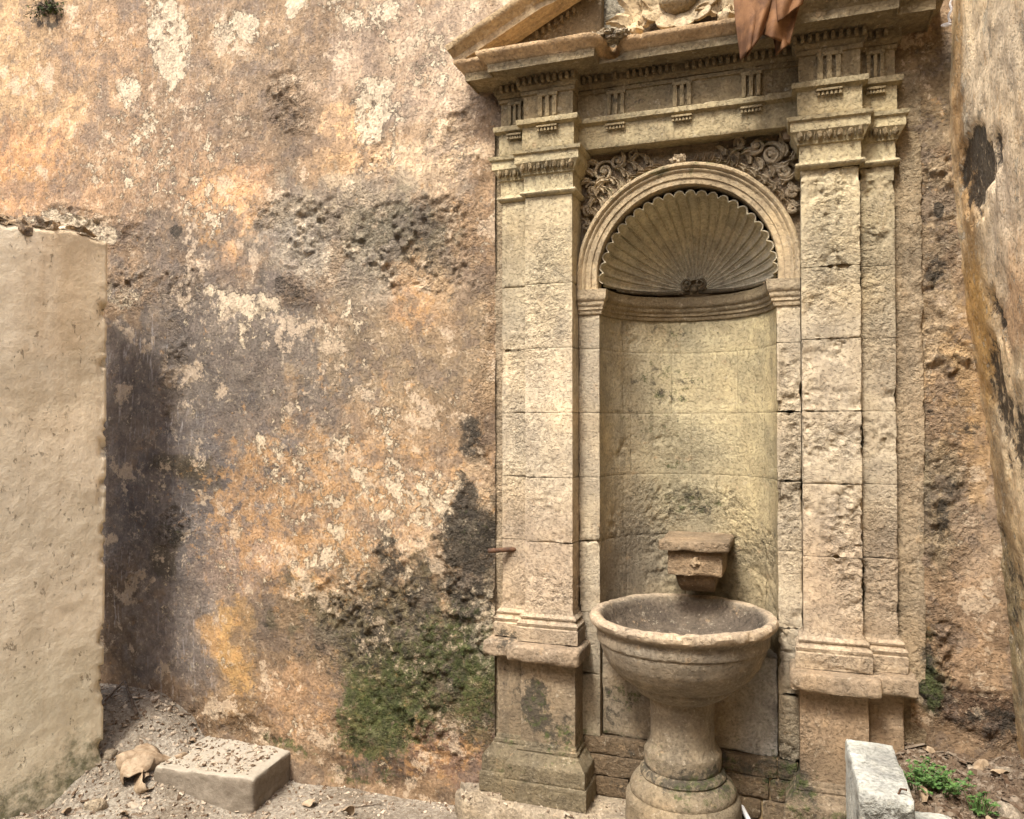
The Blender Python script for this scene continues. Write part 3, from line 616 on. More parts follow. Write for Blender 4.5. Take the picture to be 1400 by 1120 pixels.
def pier_of_stones(x0, x1, yf, yb, sgn, seed):
    """core of mortar carrying worn ashlar blocks; returns the part"""
    V, F = boxsurf((x0+.018, yf+.024, .16), (x1-.018, yb+.3, 3.20), .05, .002)
    part = sub('pilaster', root, V, F, stone((150,130,96), .5), .0, M_MORTAR)
    for k in range(6):
        z0, z1 = COURSES[k], COURSES[k+1]
        j = .0004
        V, F = boxsurf((x0, yf, z0+j), (x1, yb, z1-j), .0065, .0026, seed+k, 1.5, .008, skip=((1, 1),))
        V[:, 1] += rng.uniform(-.0012, .0012)
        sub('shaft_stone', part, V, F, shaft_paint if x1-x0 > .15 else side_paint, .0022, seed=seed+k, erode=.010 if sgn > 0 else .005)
    return part
def egg_row(x0, x1, yf, z, n, part):
    g = G()
    w = (x1-x0)/n
    for i in range(n):
        g.add(*blobsphere((x0+w*(i+.5), yf, z), (w*.30, .014, .018), 7, i, .35))
        if i < n-1: g.add(*blobsphere((x0+w*(i+1), yf+.002, z-.003), (w*.10, .010, .016), 5, i, .3))
    o = sub('egg_and_dart', part, g.arr(), g.f, stone((150,128,86), .5, 0, .35), .002); return o
def pilaster(sgn):
    X = lambda h: AX+sgn*h
    for nm, (h0, h1, yf) in {'main': (.461, .675, -.10), 'side': (.677, .80, -.05)}.items():
        x0, x1 = sorted((X(h0), X(h1)))
        part = pier_of_stones(x0, x1, yf, .06, sgn, 11 if sgn < 0 else 40)
        main = nm == 'main'
        # path for mouldings on this member
        if main: path = [(x0, .05), (x0, yf), (x1, yf), (x1, .05)]
        else: path = ([(x0, .05), (x0, yf), (x1+.0, yf)] if sgn < 0 else [(x0, yf), (x1, yf), (x1, .05)])
        cap = [(0,2.742),(.008,2.744),(.017,2.75),(.020,2.757),(.016,2.765),(.006,2.768),(.004,2.772),(.004,2.835),(.012,2.838),(.012,2.846),(.016,2.852),(.026,2.872),(.034,2.882),(.036,2.884),(.036,2.918),(.046,2.924),(.050,2.938),(.0,2.942)]
        V, F = sweep(dens(cap, .007), path, .009)
        sub('capital', part, V, F, stone((196,178,132), .35), .003)
        egg_row(x0-.02*(main or sgn < 0), x1+.02*(main or sgn > 0), yf-.027, 2.866, 7 if main else 4, part)
        base = [(0,.815),(.028,.815),(.030,.873),(.024,.877),(.027,.884),(.030,.893),(.024,.901),(.016,.903),(.014,.909),(.019,.914),(.020,.921),(.014,.928),(.004,.934),(0,.950)]
        V, F = sweep(dens(base, .007), path, .009)
        sub('base', part, V, F, stone(C_BASE, .4), .0035)
        # pedestal: worn cap slab, die, stepped foot
        ph0, ph1, py = ((.445, .690, -.12) if main else (.692, .815, -.07))
        a0, a1 = sorted((X(ph0-.035*main), X(ph1+.04)))
        V, F = boxsurf((a0, py-.075, .742 + .0*main), (a1, .05, .812), .009, .014, 77+int(sgn), 1.5, .03, skip=((1, 1),))
        sub('pedestal_cap', part, V, F, stone((172,146,110), .4, 0, .15), .006)
        a0, a1 = sorted((X(ph0), X(ph1)))
        dc = (158,136,102) if sgn < 0 else (172,142,104)
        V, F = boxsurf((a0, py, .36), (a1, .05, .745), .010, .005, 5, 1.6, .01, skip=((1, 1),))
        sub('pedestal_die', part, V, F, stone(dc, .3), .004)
        if main: path = [(a0, .05), (a0, py), (a1, py), (a1, .05)]
        else: path = ([(a0, .05), (a0, py), (a1, py)] if sgn < 0 else [(a0, py), (a1, py), (a1, .05)])
        fl_ = .052
        foot = [(0,.388),(.004,.381),(.004,.368),(.011,.365),(.014,.356),(.011,.348),(.022,.344),(.026,.334),(.042,.314),(.050,.307),(.053,.302),(.053,.240),(.051,.237),(.059,.235),(.061,.231),(.061,.150),(0,.149)][::-1]
        V, F = sweep(dens(foot, .009), path, .011)
        sub('pedestal_foot', part, V, F, stone((150,134,100) if sgn < 0 else (164,140,108), .45, .12), .005)
for s in (-1, 1): pilaster(s)
# outer backing strips of the order
for s in (-1, 1):
    x0, x1 = sorted((AX+s*.80, AX+s*.90))
    V, F = boxsurf((x0, -.005, .15), (x1, .08, 3.12), .012, .006, 31, 2, .012, skip=((1, 1),))
    sub('backing_strip', root, V, F, stone((176,152,112), .6), .010)

V, F = boxsurf((AX-.93, .41, .05), (AX+.90, .60, 3.6), .06, .004)
sub('backing_wall', root, V, F, stone((120,100,74), .5), 0, M_MORTAR)
for s in (-1, 1):
    x0, x1 = sorted((AX+s*.462, AX+s*.93)); V, F = boxsurf((x0, .07, .05), (x1, .42, 3.25), .06, .004); sub('backing_core', root, V, F, stone((120,100,74), .5), 0, M_MORTAR)
V, F = boxsurf((AX-.47, .075, 2.90), (AX+.47, .42, 3.3), .05, .004); sub('lintel_core', root, V, F, stone((120,100,74), .5), 0, M_MORTAR)
# niche: jamb stones and curved ashlar
R = .365
NC = [.40, .665, .93, 1.24, 1.52, 1.80, 2.08, 2.232]
core_v, core_f = lathe([(R+.012, .40), (R+.012, 2.335)], AX, 0, 60, 0, math.pi)
niche = sub('niche_wall', root, core_v, [f[::-1] for f in core_f], stone((120,104,76), .5), 0, M_MORTAR)
JO = {1.80: 1.86, 1.52: 1.62, 1.24: 1.30, 2.08: 1.75, .93: 1.7, .665: 1.4, .40: 1.9}
def niche_stone(a0, a1, z0, z1, k):
    na = max(4, int((a1-a0)*R/.007)); nz2 = max(4, int((z1-z0)/.007))
    A, Z = np.meshgrid(np.linspace(a0, a1, na), np.linspace(z0, z1, nz2), indexing='ij')
    e = np.minimum(np.minimum((A-a0), (a1-A))*R, np.minimum(Z-z0, z1-Z))
    rr = R + .0016*sstep(.005, 0, e)
    V = np.stack([AX+np.cos(A)*rr, np.sin(A)*rr, Z], -1); g = G(); g.grid(V, flip=True)
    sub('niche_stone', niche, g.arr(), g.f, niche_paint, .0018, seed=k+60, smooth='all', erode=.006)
for k in range(len(NC)-1):
    z0, z1 = NC[k]+.0005, NC[k+1]-.0005
    j = JO.get(NC[k], 1.6); cuts = [0.0, j-.85 if k % 2 else .55, j, 2.55 if k % 2 else j+.8, math.pi]
    for q0, q1 in zip(cuts[:-1], cuts[1:]): niche_stone(q0+.0015, q1-.0015, z0, z1, k)
for s in (-1, 1):
    for k in range(len(NC)-1):
        x0, x1 = sorted((AX+s*(R+.001), AX+s*.459)); 
        V, F = boxsurf((x0, 0, NC[k]+.0004), (x1, .10, NC[k+1]-.0004), .0065, .0026, 90+k, 1.6, .010, skip=((1, 1),))
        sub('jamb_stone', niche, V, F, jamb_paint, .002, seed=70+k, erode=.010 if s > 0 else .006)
# flush base wall under the niche
V, F = boxsurf((AX-.44, .012, .12), (AX+.44, .42, .398), .03, .004)
bw = sub('base_wall', root, V, F, stone((120,100,74), .5), 0, M_MORTAR)
for r_, (z0, z1) in enumerate(((.15, .235), (.235, .325), (.325, .402))):
    xs = [-.44, -.24+.09*r_, -.02+.06*r_, .16-.05*r_, .30+.03*r_, .44]
    for q0, q1 in zip(xs[:-1], xs[1:]):
        V, F = boxsurf((AX+q0+.0025, 0-rng.uniform(0, .012), z0+.0022), (AX+q1-.0025, .05+.34*(r_ == 2), z1-.0022), .010, .005, r_*9+int(q0*50), 1.8, .014)
        sub('base_stone', bw, V, F, stone(np.array((140,116,84))+rng.uniform(-14, 10), .5, .3, .35), .006)

V, F = boxsurf((AX-R+.003, .022, .402), (AX+R-.003, .30, .80), .012, .006, 19, 1.5, .01, skip=((1, 1),))
def panel_paint(P):
    c, m1, m2 = stone((176,156,124), .4, .1, .2)(P); w = sstep(.15, .30, P[:, 0:1]-AX+.05*fbm(P, 6, 3, 5)[:, None]); g_ = sstep(.55, .42, P[:, 2]+.05*fbm(P, 7, 3, 8)); m2[:, 0] = np.maximum(m2[:, 0], .5*g_)
    return c*(1-w)+lin((186,180,166))*ALB*w, m1, m2
sub('lower_panel', root, V, F, panel_paint, .005)
# impost band: over the jambs and round the niche
imp = [(0,2.228),(.010,2.230),(.014,2.238),(.014,2.246),(.022,2.250),(.022,2.262),(.030,2.268),(.032,2.276),(.032,2.284),(.040,2.290),(.044,2.300),(.046,2.322),(.050,2.334),(.0,2.340)]
for s in (-1, 1):
    x0, x1 = sorted((AX+s*R, AX+s*.458))
    path = [(x0, 0), (x1, 0), (x1, .08)] if s < 0 else [(x0, .08), (x0, 0), (x1, 0)]
    V, F = sweep(dens([(o*.75, z) for o, z in imp], .007), path, .009)
    sub('impost', root, V, F, stone((194,172,132), .3), .003)
V, F = lathe(dens([(R-o*.8, z) for o, z in imp], .007), AX, .0, 90, .03, math.pi-.03)
sub('niche_cornice', root, V, [f[::-1] for f in F], stone((150,130,90), .25), .003)

# archivolt
CZ = 2.385
def arc_sweep(profile, n=110, z_low=2.335):
    A = np.linspace(0, math.pi, n); pr = np.array(profile, float)
    rows = [np.stack([AX+pr[:, 1], pr[:, 0], np.full(len(pr), z_low)], 1)]
    for a_ in A: rows.append(np.stack([AX+pr[:, 1]*math.cos(a_), pr[:, 0], CZ+pr[:, 1]*math.sin(a_)], 1))
    rows.append(np.stack([AX-pr[:, 1], pr[:, 0], np.full(len(pr), z_low)], 1))
    g = G(); g.grid(np.array(rows)); return g.arr(), g.f
prof = [(.075,.374),(.0,.374),(-.006,.378),(-.006,.398),(-.012,.402),(-.012,.424),(-.018,.428),(-.021,.434),(-.018,.440),(-.024,.442),(-.031,.450),(-.030,.458),(-.022,.463),(-.018,.466),(.062,.466)]
V, F = arc_sweep(dens(prof, .006)); sub('archivolt', root, V, [f[::-1] for f in F], stone((194,168,122), .3), .003)

# spandrel panel with carving
def spandrel():
    hw, zt, yp = .461, 2.985, .058
    A = np.linspace(0, math.pi, 130); inner = np.stack([np.cos(A)*.46, CZ+np.sin(A)*.46], 1)
    outer = []
    for a_ in A:
        c_, s_ = math.cos(a_), math.sin(a_)
        k = min(hw*1.02/max(abs(c_), 1e-6), (zt-CZ)/max(s_, 1e-6)); outer.append((c_*k, CZ+s_*k))
    outer = np.array(outer); T = np.linspace(0, 1, 26)
    XZ = inner[:, None]*(1-T[None, :, None])+outer[:, None]*T[None, :, None]
    V = np.stack([AX+XZ[..., 0], np.full(XZ.shape[:2], yp), XZ[..., 1]], -1)
    g = G(); g.grid(V); return g.arr(), g.f
V, F = spandrel(); spn = sub('spandrel', root, V, [f[::-1] for f in F], stone((162,138,104), .6, .1, .2), .008)
def scroll(cx, cz, r, turns, a0, dirn, th, y0=.045):
    n = 36; pts = []; rad = []
    for i in range(n):
        t_ = i/(n-1); a_ = a0+dirn*turns*2*math.pi*t_; rr = r*(1-t_*.86)
        pts.append((AX+cx+math.cos(a_)*rr, y0-.014*t_, cz+math.sin(a_)*rr)); rad.append(th*(.55+.6*math.sin(math.pi*min(1, t_*1.1+.1))))
    return tube(pts, rad, 7)
def leaf(cx, cz, ang, ln, wd, y0=.046, curl=.02):
    n, m = 9, 5; V = np.zeros((n, m, 3))
    for i in range(n):
        t_ = i/(n-1); w = wd*math.sin(math.pi*min(.98, t_*.86+.12))**.8*(1+.18*math.sin(t_*20)); a_ = ang+.7*t_*t_
        for j in range(m):
            s_ = (j/(m-1)-.5)*2
            V[i, j] = (AX+cx+math.cos(a_)*ln*t_-math.sin(a_)*w*s_, y0-.018*(1-abs(s_)**1.5)-curl*t_*t_+.012*(abs(s_) < .1), cz+math.sin(a_)*ln*t_+math.cos(a_)*w*s_)
    g = G(); g.grid(V); return g.arr(), g.f
for s in (-1, 1):
    for aa in np.linspace(.42, 1.25, 9):
        for q_ in (0, 1):
            xx_, zz_ = math.cos(aa)*(.487+.035*q_), CZ+math.sin(aa)*(.487+.035*q_)
            if xx_ < .44 and zz_ < 2.93: Vl, Fl = leaf(s*xx_, zz_, (aa+.9-.5*q_) if s > 0 else math.pi-(aa+.9-.5*q_), .055, .015, .052, .012); sub('relief_leaf', spn, Vl, Fl, stone((196,174,138), .5, .05, .14), .005)
    g = G(); k = s
    fade = .8 if s < 0 else 1.15                     # left carving is more worn away
    for (cx, cz, r, tn, a0, d_) in ((.352,2.865,.050,1.6,2.4,-1),(.405,2.79,.036,1.5,.4,1),(.29,2.905,.034,1.4,3.4,1),(.425,2.70,.026,1.4,1.9,-1),(.435,2.63,.018,1.3,1.2,1),(.225,2.925,.022,1.3,3.6,-1)):
        g.add(*scroll(s*cx, cz, r, tn, a0 if s > 0 else math.pi-a0, d_*s, .008*fade))
    for (cx, cz, a_, ln, wd) in ((.33,2.83,.2,.07,.018),(.36,2.82,-.5,.07,.018),(.40,2.85,1.1,.06,.016),(.30,2.875,2.6,.08,.016),(.42,2.74,-1.2,.07,.016),(.385,2.76,-.4,.06,.014),(.25,2.90,2.9,.07,.012),(.43,2.67,-1.4,.05,.012),(.38,2.90,.8,.05,.016),(.41,2.83,.3,.05,.014)):
        g.add(*leaf(s*cx, cz, a_ if s > 0 else math.pi-a_, ln, wd))
    for (cx, cz, r) in ((.352,2.865,.016),(.405,2.79,.013),(.29,2.905,.012),(.22,2.95,.012),(.27,2.955,.010),(.425,2.70,.010),(.43,2.90,.012),(.437,2.84,.010)):
        g.add(*blobsphere((AX+s*cx, .038, cz), (r, r*.9, r), 8, int(cx*100), .3))
    sub('foliage_carving', spn, g.arr(), g.f, stone((198,176,140), .5, .05, .14), .006)
g = G()
for i in range(13):
    x = -.20+i*.033; z = CZ+math.sqrt(.468**2-x*x)+.016
    if i not in (4, 5, 6): Vl, Fl = leaf(x, z, .5 if i > 6 else 2.6, .042, .011); sub('wave_carving', spn, Vl, Fl, stone((160,134,98), .5), .003)
V1, F1 = blobsphere((AX-.03, .02, 2.878), (.030, .030, .022), 12, 5, .8); sub('keystone_stub', spn, V1, F1, stone((206,180,140), .5), .006)
V1, F1 = boxsurf((AX+.395, .0, 2.905), (AX+.44, .06, 2.965), .008, .006, 3); sub('corner_block', spn, V1, F1, stone((150,122,86), .4), .003)

# scallop shell hood
NF, RS = 24, .371
nphi, ns = NF*20+1, 44
PHI, SS = np.meshgrid(np.linspace(0, math.pi, nphi), np.linspace(.10, 1.0, ns), indexing='ij')
u = PHI/math.pi*NF; fl = 1-np.abs(2*(u % 1)-1)**2.4                     # 0 at ridges, 1 mid-flute
ang = SS*math.pi/2*.985
dep = .006+.012*SS
rad = RS*(1.0 - .0) - dep*(1-fl)                                    # ridges stand inwards
cus = np.minimum(u % 1, 1-u % 1); rad = rad + (.005+.020*SS)*np.exp(-(cus/.085)**2)*sstep(.97, .90, SS)*sstep(.02, .2, SS)
lipz = 1 + .006*sstep(.9, 1., SS)*fl
V = np.stack([AX+np.sin(ang)*np.cos(PHI)*rad*lipz, .030+np.cos(ang)*rad*.97-.010*sstep(.94, 1, SS), CZ-.018+np.sin(ang)*np.sin(PHI)*rad*lipz], -1)
g = G(); g.grid(V)
V2 = V[:, -1:].copy(); rim = np.concatenate([V[:, -1:], V[:, -1:]+np.array([0, -.007, 0]), V[:, -1:]+np.array([0, -.005, 0])+.016*(V[:, -1:]-np.array([AX, .0, CZ-.018]))*np.array([1, 0, 1]), V[:, -1:]+np.array([0, .05, 0])+.016*(V[:, -1:]-np.array([AX, 0, CZ-.018]))*np.array([1, 0, 1])], 1)
g.grid(rim)
Vs, Fs = weld(g.arr(), g.f)
shell = sub('scallop_shell', root, Vs, Fs, stone((232,218,180), .10, .04, .12, .05, .12), .0015, smooth='all')
# hood behind the shell and scroll at its hinge
Vh = np.stack([AX+np.sin(ang)*np.cos(PHI)*.41, np.cos(ang)*.40+.05, CZ-.03+np.sin(ang)*np.sin(PHI)*.41], -1)[::10, ::4]
g = G(); g.grid(Vh); sub('niche_hood', root, g.arr(), g.f, stone((96,84,60), .3), .002)
g = G(); hy = RS-.035
for s in (-1, 1):
    pts, rr = [], []
    for i in range(40):
        t_ = i/39; a_ = -math.pi/2 + s*t_*2.9*math.pi*.9; r_ = .026*(1-.75*t_)
        pts.append((AX+s*.030+math.cos(a_)*r_, hy-.02*t_, CZ+.012+math.sin(a_)*r_)); rr.append(.0075-.003*t_)
    g.add(*tube(pts, rr, 8))
    pts = [(AX+s*(.02+.30*t_), math.sqrt(max(.001, (RS-.012)**2-(.02+.30*t_)**2)), CZ-.022-.008*math.sin(t_*2)) for t_ in np.linspace(0, 1, 20)]
    g.add(*tube(pts, np.linspace(.012, .006, 20), 8))
g.add(*blobsphere((AX, hy+.005, CZ-.012), (.022, .02, .02), 10, 2, .2))
sub('hinge_scroll', shell, g.arr(), g.f, stone((112,98,70), .15), .001)

# entablature: architrave, frieze, cornice breaking forward over the pilasters
YC, YM, YS = -.02, -.10, -.05
PATH = [(AX-.80, .05), (AX-.80, YS), (AX-.675, YS), (AX-.675, YM), (AX-.461, YM), (AX-.461, YC), (AX+.461, YC), (AX+.461, YM), (AX+.675, YM), (AX+.675, YS), (AX+.80, YS), (AX+.80, .05)]
arc = [(-.09,2.947),(.008,2.947),(.010,2.952),(.010,3.046),(.016,3.050),(.030,3.056),(.032,3.072),(.030,3.078),(-.02,3.080)]
V, F = sweep(dens(arc, .010), PATH, .011, caps=False); ar = sub('architrave', root, V, F, stone((186,166,118), .35), .004)
fr = [(-.03,3.079),(.004,3.079),(.004,3.186),(.012,3.189),(.014,3.204),(.0,3.206)]
V, F = sweep(dens(fr, .010), PATH, .011, caps=False); frz = sub('frieze', root, V, F, stone((160,138,94), .4, .05, .2), .004)
co = [(0,3.205),(.014,3.208),(.020,3.216),(.024,3.220),(.028,3.222),(.028,3.257),(.050,3.260),(.056,3.264),(.118,3.268),(.120,3.262),(.126,3.262),(.128,3.296),(.134,3.300),(.138,3.306),(.150,3.314),(.164,3.326),(.168,3.332),(.168,3.344),(.10,3.352),(0,3.362),(-.10,3.365)]
V, F = sweep(dens(co, .008), PATH, .010, caps=False)
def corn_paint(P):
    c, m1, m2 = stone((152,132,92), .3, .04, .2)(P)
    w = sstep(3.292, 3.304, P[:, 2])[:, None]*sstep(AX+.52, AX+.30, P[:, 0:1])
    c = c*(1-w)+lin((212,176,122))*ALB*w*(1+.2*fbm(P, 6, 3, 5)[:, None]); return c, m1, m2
# bites out of the edge
bite = sstep(.30, .62, fbm(V, 9, 3, 55))*.020*sstep(.09, .16, -V[:, 1])
V[:, 1] += bite; V[:, 2] -= bite*.3*sstep(3.29, 3.31, V[:, 2])
gapw = np.exp(-((V[:, 0]-(AX-.28))/.035)**2)*sstep(3.27, 3.31, V[:, 2]); V[:, 1] += gapw*.09
cor = sub('cornice', root, V, F, corn_paint, .004)
# dentils
dm = None; step = .0275
segs = [((AX-.80, YS), (AX-.675, YS), 0, 0), ((AX-.675, YM), (AX-.461, YM), 0, 0), ((AX-.461, YC), (AX+.461, YC), 0, 0), ((AX+.461, YM), (AX+.675, YM), 0, 0), ((AX+.675, YS), (AX+.80, YS), 0, 0)]
V, F = boxsurf((-.008, -.02, -.0145), (.008, .006, .0145), .008, .003, 2)
for (x0, y0), (x1, y1), _, _ in segs:
    ex = .03 if y0 == YM else (-.03 if y0 == YC else 0)
    xs = np.arange(x0-ex+.012, x1+ex-.008, step)
    for x in xs:
        if rng.random() < .06: continue
        if dm is None:
            o = make('dentil', V + np.array((x, y0-.032, 3.241)), F, M_STONE, cor, paint=stone((150,130,92), .3), smooth=True)
            dm = o.data; d0 = (x, y0)
        else:
            o = bpy.data.objects.new('dentil', dm); COL.objects.link(o); o.parent = cor
            o.location = (x-d0[0], y0-d0[1]+rng.uniform(0, .003), rng.uniform(-.001, .001))
# triglyphs + guttae
def triglyph(xc, y, w=.085):
    g = G()
    for k in (-1, 0, 1):
        V, F = boxsurf((xc+k*w*.34-w*.115, y-.016, 3.083), (xc+k*w*.34+w*.115, y, 3.180), .009, .004, int(abs(xc)*90)+k, 1.8, .016); g.add(V, F)
    V, F = boxsurf((xc-w*.5, y-.018, 3.172), (xc+w*.5, y, 3.187), .009, .003, 4); g.add(V, F)
    sub('triglyph', frz, g.arr(), g.f, stone((164,142,96), .35, .04, .25), .003)
    g = G()
    V, F = boxsurf((xc-w*.5, y-.028, 3.034), (xc+w*.5, y-.005, 3.043), .01, .002, 4); g.add(V, F)
    for k in range(6):
        cx = xc+(k-2.5)*w*.165
        V, F = lathe([(.0001, 3.0345), (.0045, 3.034), (.0065, 3.019), (.0001, 3.0185)], cx, y-.018, 8); g.add(V, F)
    sub('guttae', frz, g.arr(), g.f, stone((168,146,100), .3), .001)
for xc in (AX-.285, AX-.003, AX+.275): triglyph(xc, YC-.004)
for s in (-1, 1): triglyph(AX+s*.568, YM-.004, .095); triglyph(AX+s*.735, YS-.004, .07)

# broken pediment, left rake
def rake():
    A0 = np.array([AX-.80-.168, 3.345]); A1 = np.array([AX-.335, 3.640])
    d = (A1-A0)/np.linalg.norm(A1-A0); n = np.array([-d[1], d[0]]); Ln = np.linalg.norm(A1-A0)
    pr = [(.02,-.030),(.055,-.030),(.060,-.020),(.120,-.018),(.124,.010),(.130,.014),(.140,.024),(.160,.036),(.166,.048),(.166,.058),(.0,.070)]
    pr = np.array(dens(pr, .009)); rows = []
    for t_ in np.arange(0, Ln, .012):
        c_ = A0+d*t_; zz = c_[1]+n[1]*pr[:, 1]; xx = c_[0]+n[0]*pr[:, 1]
        rows.append(np.stack([xx, -.085-pr[:, 0], zz], 1))
    V = np.array(rows); g = G(); g.grid(V, flip=False); m = len(pr); F = g.f+[tuple(range(m)), tuple(range((len(V)-1)*m, len(V)*m))[::-1]]
    V = V.reshape(-1, 3); e = sstep(AX-.40, AX-.335, V[:, 0]); V[:, 0] -= e*.04*(fbm(V, 20, 3, 6)+.3)
    V[:, 2] += sstep(.04, .1, 0*V[:, 2])
    b_ = sstep(.25, .6, fbm(V, 9, 3, 57))*.016; V[:, 1] += b_
    return V, F
V, F = rake(); ped = sub('raking_cornice', root, V, F, stone((212,178,124), .3), .004)
Vt, Ft = [], []
tx = np.linspace(AX-.80, AX-.335, 40); g = G(); 
rowsA = np.array([[(x, -.085-.0, 3.35+(z_)*max(.0, (x-(AX-.968))*.466-.02)) for z_ in np.linspace(0, 1, 14)] for x in tx]); g.grid(rowsA)
endp = np.array([[(AX-.335, -.085+k*.05, 3.35+z_*.27) for z_ in np.linspace(0, 1, 14)] for k in range(4)]); g.grid(endp)
sub('tympanum', ped, g.arr(), g.f, stone((140,116,76), .5), .010)
for k in range(7):
    x = AX-.62+k*.028; z = 3.35+(x-(AX-.968))*.466-.055
    V, F = boxsurf((x-.007, -.105, z-.014), (x+.007, -.08, z+.014), .01, .003, k); sub('dentil', ped, V, F, stone((140,118,80), .3), .001)
# rough core above the cornice between the pediment ends, broken edge
V, F = boxsurf((AX-.36, -.03, 3.34), (AX-.185, .06, 4.6), .014, .02, 8, 2, .03); sub('rubble_core', root, V, F, stone((166,158,140), .9, 0, .3), .02)
g = G()
for k in range(12): g.add(*blobsphere((AX-.34+.012*k, -.20+.02*(k % 3), 3.345+.006*(k % 4)), (.022, .022, .014), 9, k, .9))
sub('broken_rubble', root, g.arr(), g.f, stone((206,184,150), .8), .008)
# ruffled crest ornament
CX, CZ2, CY = AX+.0, 3.505, -.12
A, Rr = np.meshgrid(np.linspace(0, 2*math.pi, 240, endpoint=False), np.linspace(0, 1, 26), indexing='ij')
lob = 11; rr = .055+.088*Rr*(.84+.26*np.abs(np.sin(lob*A/2))**.7*Rr)
V = np.stack([CX+np.cos(A)*rr*1.12, CY-.030*Rr-.022*np.abs(np.sin(lob*A/2))*Rr**1.3+.012, CZ2+np.sin(A)*rr*.98], -1)
V2 = V+np.array([0, .018, 0]); g = G(); g.grid(V, wrapu=True); g.grid(V2, wrapu=True, flip=True); g.grid(np.stack([V[:, -1], V2[:, -1]], 1), wrapu=True)
Vw, Fw = weld(g.arr(), g.f)
crest = sub('crest_ruffle', root, Vw, Fw, stone((206,180,136), .25, 0, .16), .003, smooth='all')
V, F = blobsphere((CX, CY+.0, CZ2+.01), (.085, .060, .085), 22, 4, .15); sub('crest_boss', crest, V, F, stone((176,150,106), .5), .006)
for s in (-1, 1):
    g = G()
    for (dx, dz, a_, ln, wd) in ((.175,-.09,1.6,.15,.045),(.20,-.10,.9,.10,.036),(.155,-.10,2.3,.09,.034)):
        g.add(*leaf(s*dx, CZ2+dz, a_ if s > 0 else math.pi-a_, ln, wd, CY+.0, .03))
    g.add(*blobsphere((CX+s*.185, CY, CZ2-.115), (.036, .035, .030), 10, 3, .5))
    sub('crest_leaves', crest, g.arr(), g.f, stone((200,172,126), .3), .004)
V, F = boxsurf((AX-.17, -.06, 3.34), (AX+.42, .05, 3.9), .02, .01, 2); sub('crest_backing', crest, V, F, stone((120,100,72), .5), .008)

# spout bracket in the niche
V, F = boxsurf((AX-.118, .03, 1.212), (AX+.175, .36, 1.254), .008, .006, 12, 1.8, .010); sp = sub('spout_bracket', root, V, F, stone((156,130,92), .35), .003)
V, F = boxsurf((AX-.085, .06, 1.105), (AX+.145, .36, 1.2115), .008, .007, 13, 1.8, .014); sub('spout_block', sp, V, F, stone((158,130,90), .45), .005)
pr = [(AX-.05, AX+.115)]
Ang = np.linspace(0, math.pi/2, 16); xs = np.linspace(AX-.055, AX+.118, 18)
V = np.array([[(x+(AX+.03-x)*.25*math.sin(a_), .075+.16*math.sin(a_)**2 if 0 else .36-.27*math.cos(a_)**.6, 1.106-.10*math.sin(a_)) for a_ in Ang] for x in xs])
g = G(); g.grid(V, flip=True)
for e in (0, -1):
    row = V[e]; c_ = row.copy(); c_[:, 1] = .37; q = np.stack([row, c_], 0); g.grid(q, flip=(e == -1))
sub('spout_corbel', sp, g.arr(), g.f, stone((140,112,76), .45), .004)
V, F = blobsphere((AX+.03, .058, 1.165), (.020, .012, .020), 10, 3, .6); sub('worn_boss', sp, V, F, stone((176,148,106), .5), .003)

# ------------------------------------------------------------------ basin on its pedestal
BX, BY = AX-.003, -.10
basin = thing('stone_basin', (BX, BY, .15), 'round worn stone basin on a thick turned pedestal under the niche', 'basin')
bowl = [(.0,.830),(.10,.832),(.20,.850),(.265,.882),(.300,.920),(.318,.958),(.328,.976),(.340,.984),(.356,.986),(.368,.980),(.374,.968),(.372,.954),(.362,.942),(.350,.934),(.344,.926),(.344,.888),(.341,.880),(.334,.876),(.334,.868),(.328,.850),(.310,.806),(.282,.764),(.248,.732),(.222,.716),(.214,.712),(.212,.700),(.200,.690),(.180,.672),(.150,.655),(.120,.648),(.0,.646)]
V, F = lathe(dens(bowl, .010), BX, BY, 190)
F = [f[::-1] for f in F]
ringm = sstep(.94, .97, V[:, 2])*sstep(.315, .345, np.hypot(V[:, 0]-BX, V[:, 1]-BY))
V[:, 2] -= ringm*(.012*sstep(.15, .5, fbm(V, 13, 3, 33))+.006*fbm(V, 5, 3, 34)); rr_ = 1-ringm*.035*sstep(.2, .5, fbm(V, 15, 3, 35))
V[:, 0] = BX+(V[:, 0]-BX)*rr_; V[:, 1] = BY+(V[:, 1]-BY)*rr_
def bowl_paint(P):
    c, m1, m2 = stone((150,135,110), .3, .04, .26)(P); r_ = np.hypot(P[:, 0]-BX, P[:, 1]-BY)
    rim_ = (sstep(.935, .955, P[:, 2])*sstep(.325, .345, r_))[:, None]; c = c*(1-rim_)+lin((196,174,140))*ALB*rim_*(1+.15*fbm(P, 9, 3, 3)[:, None])
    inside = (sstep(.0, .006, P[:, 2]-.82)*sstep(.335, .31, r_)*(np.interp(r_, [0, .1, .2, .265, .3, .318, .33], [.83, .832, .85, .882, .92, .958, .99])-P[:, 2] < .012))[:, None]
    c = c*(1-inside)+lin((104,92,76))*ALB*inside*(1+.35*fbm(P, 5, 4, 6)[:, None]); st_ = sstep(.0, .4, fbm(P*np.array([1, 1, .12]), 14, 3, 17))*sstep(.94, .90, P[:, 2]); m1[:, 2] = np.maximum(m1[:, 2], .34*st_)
    return c, m1, m2
bo = make('bowl', V, F, M_STONE, basin, paint=bowl_paint, rough=.004)
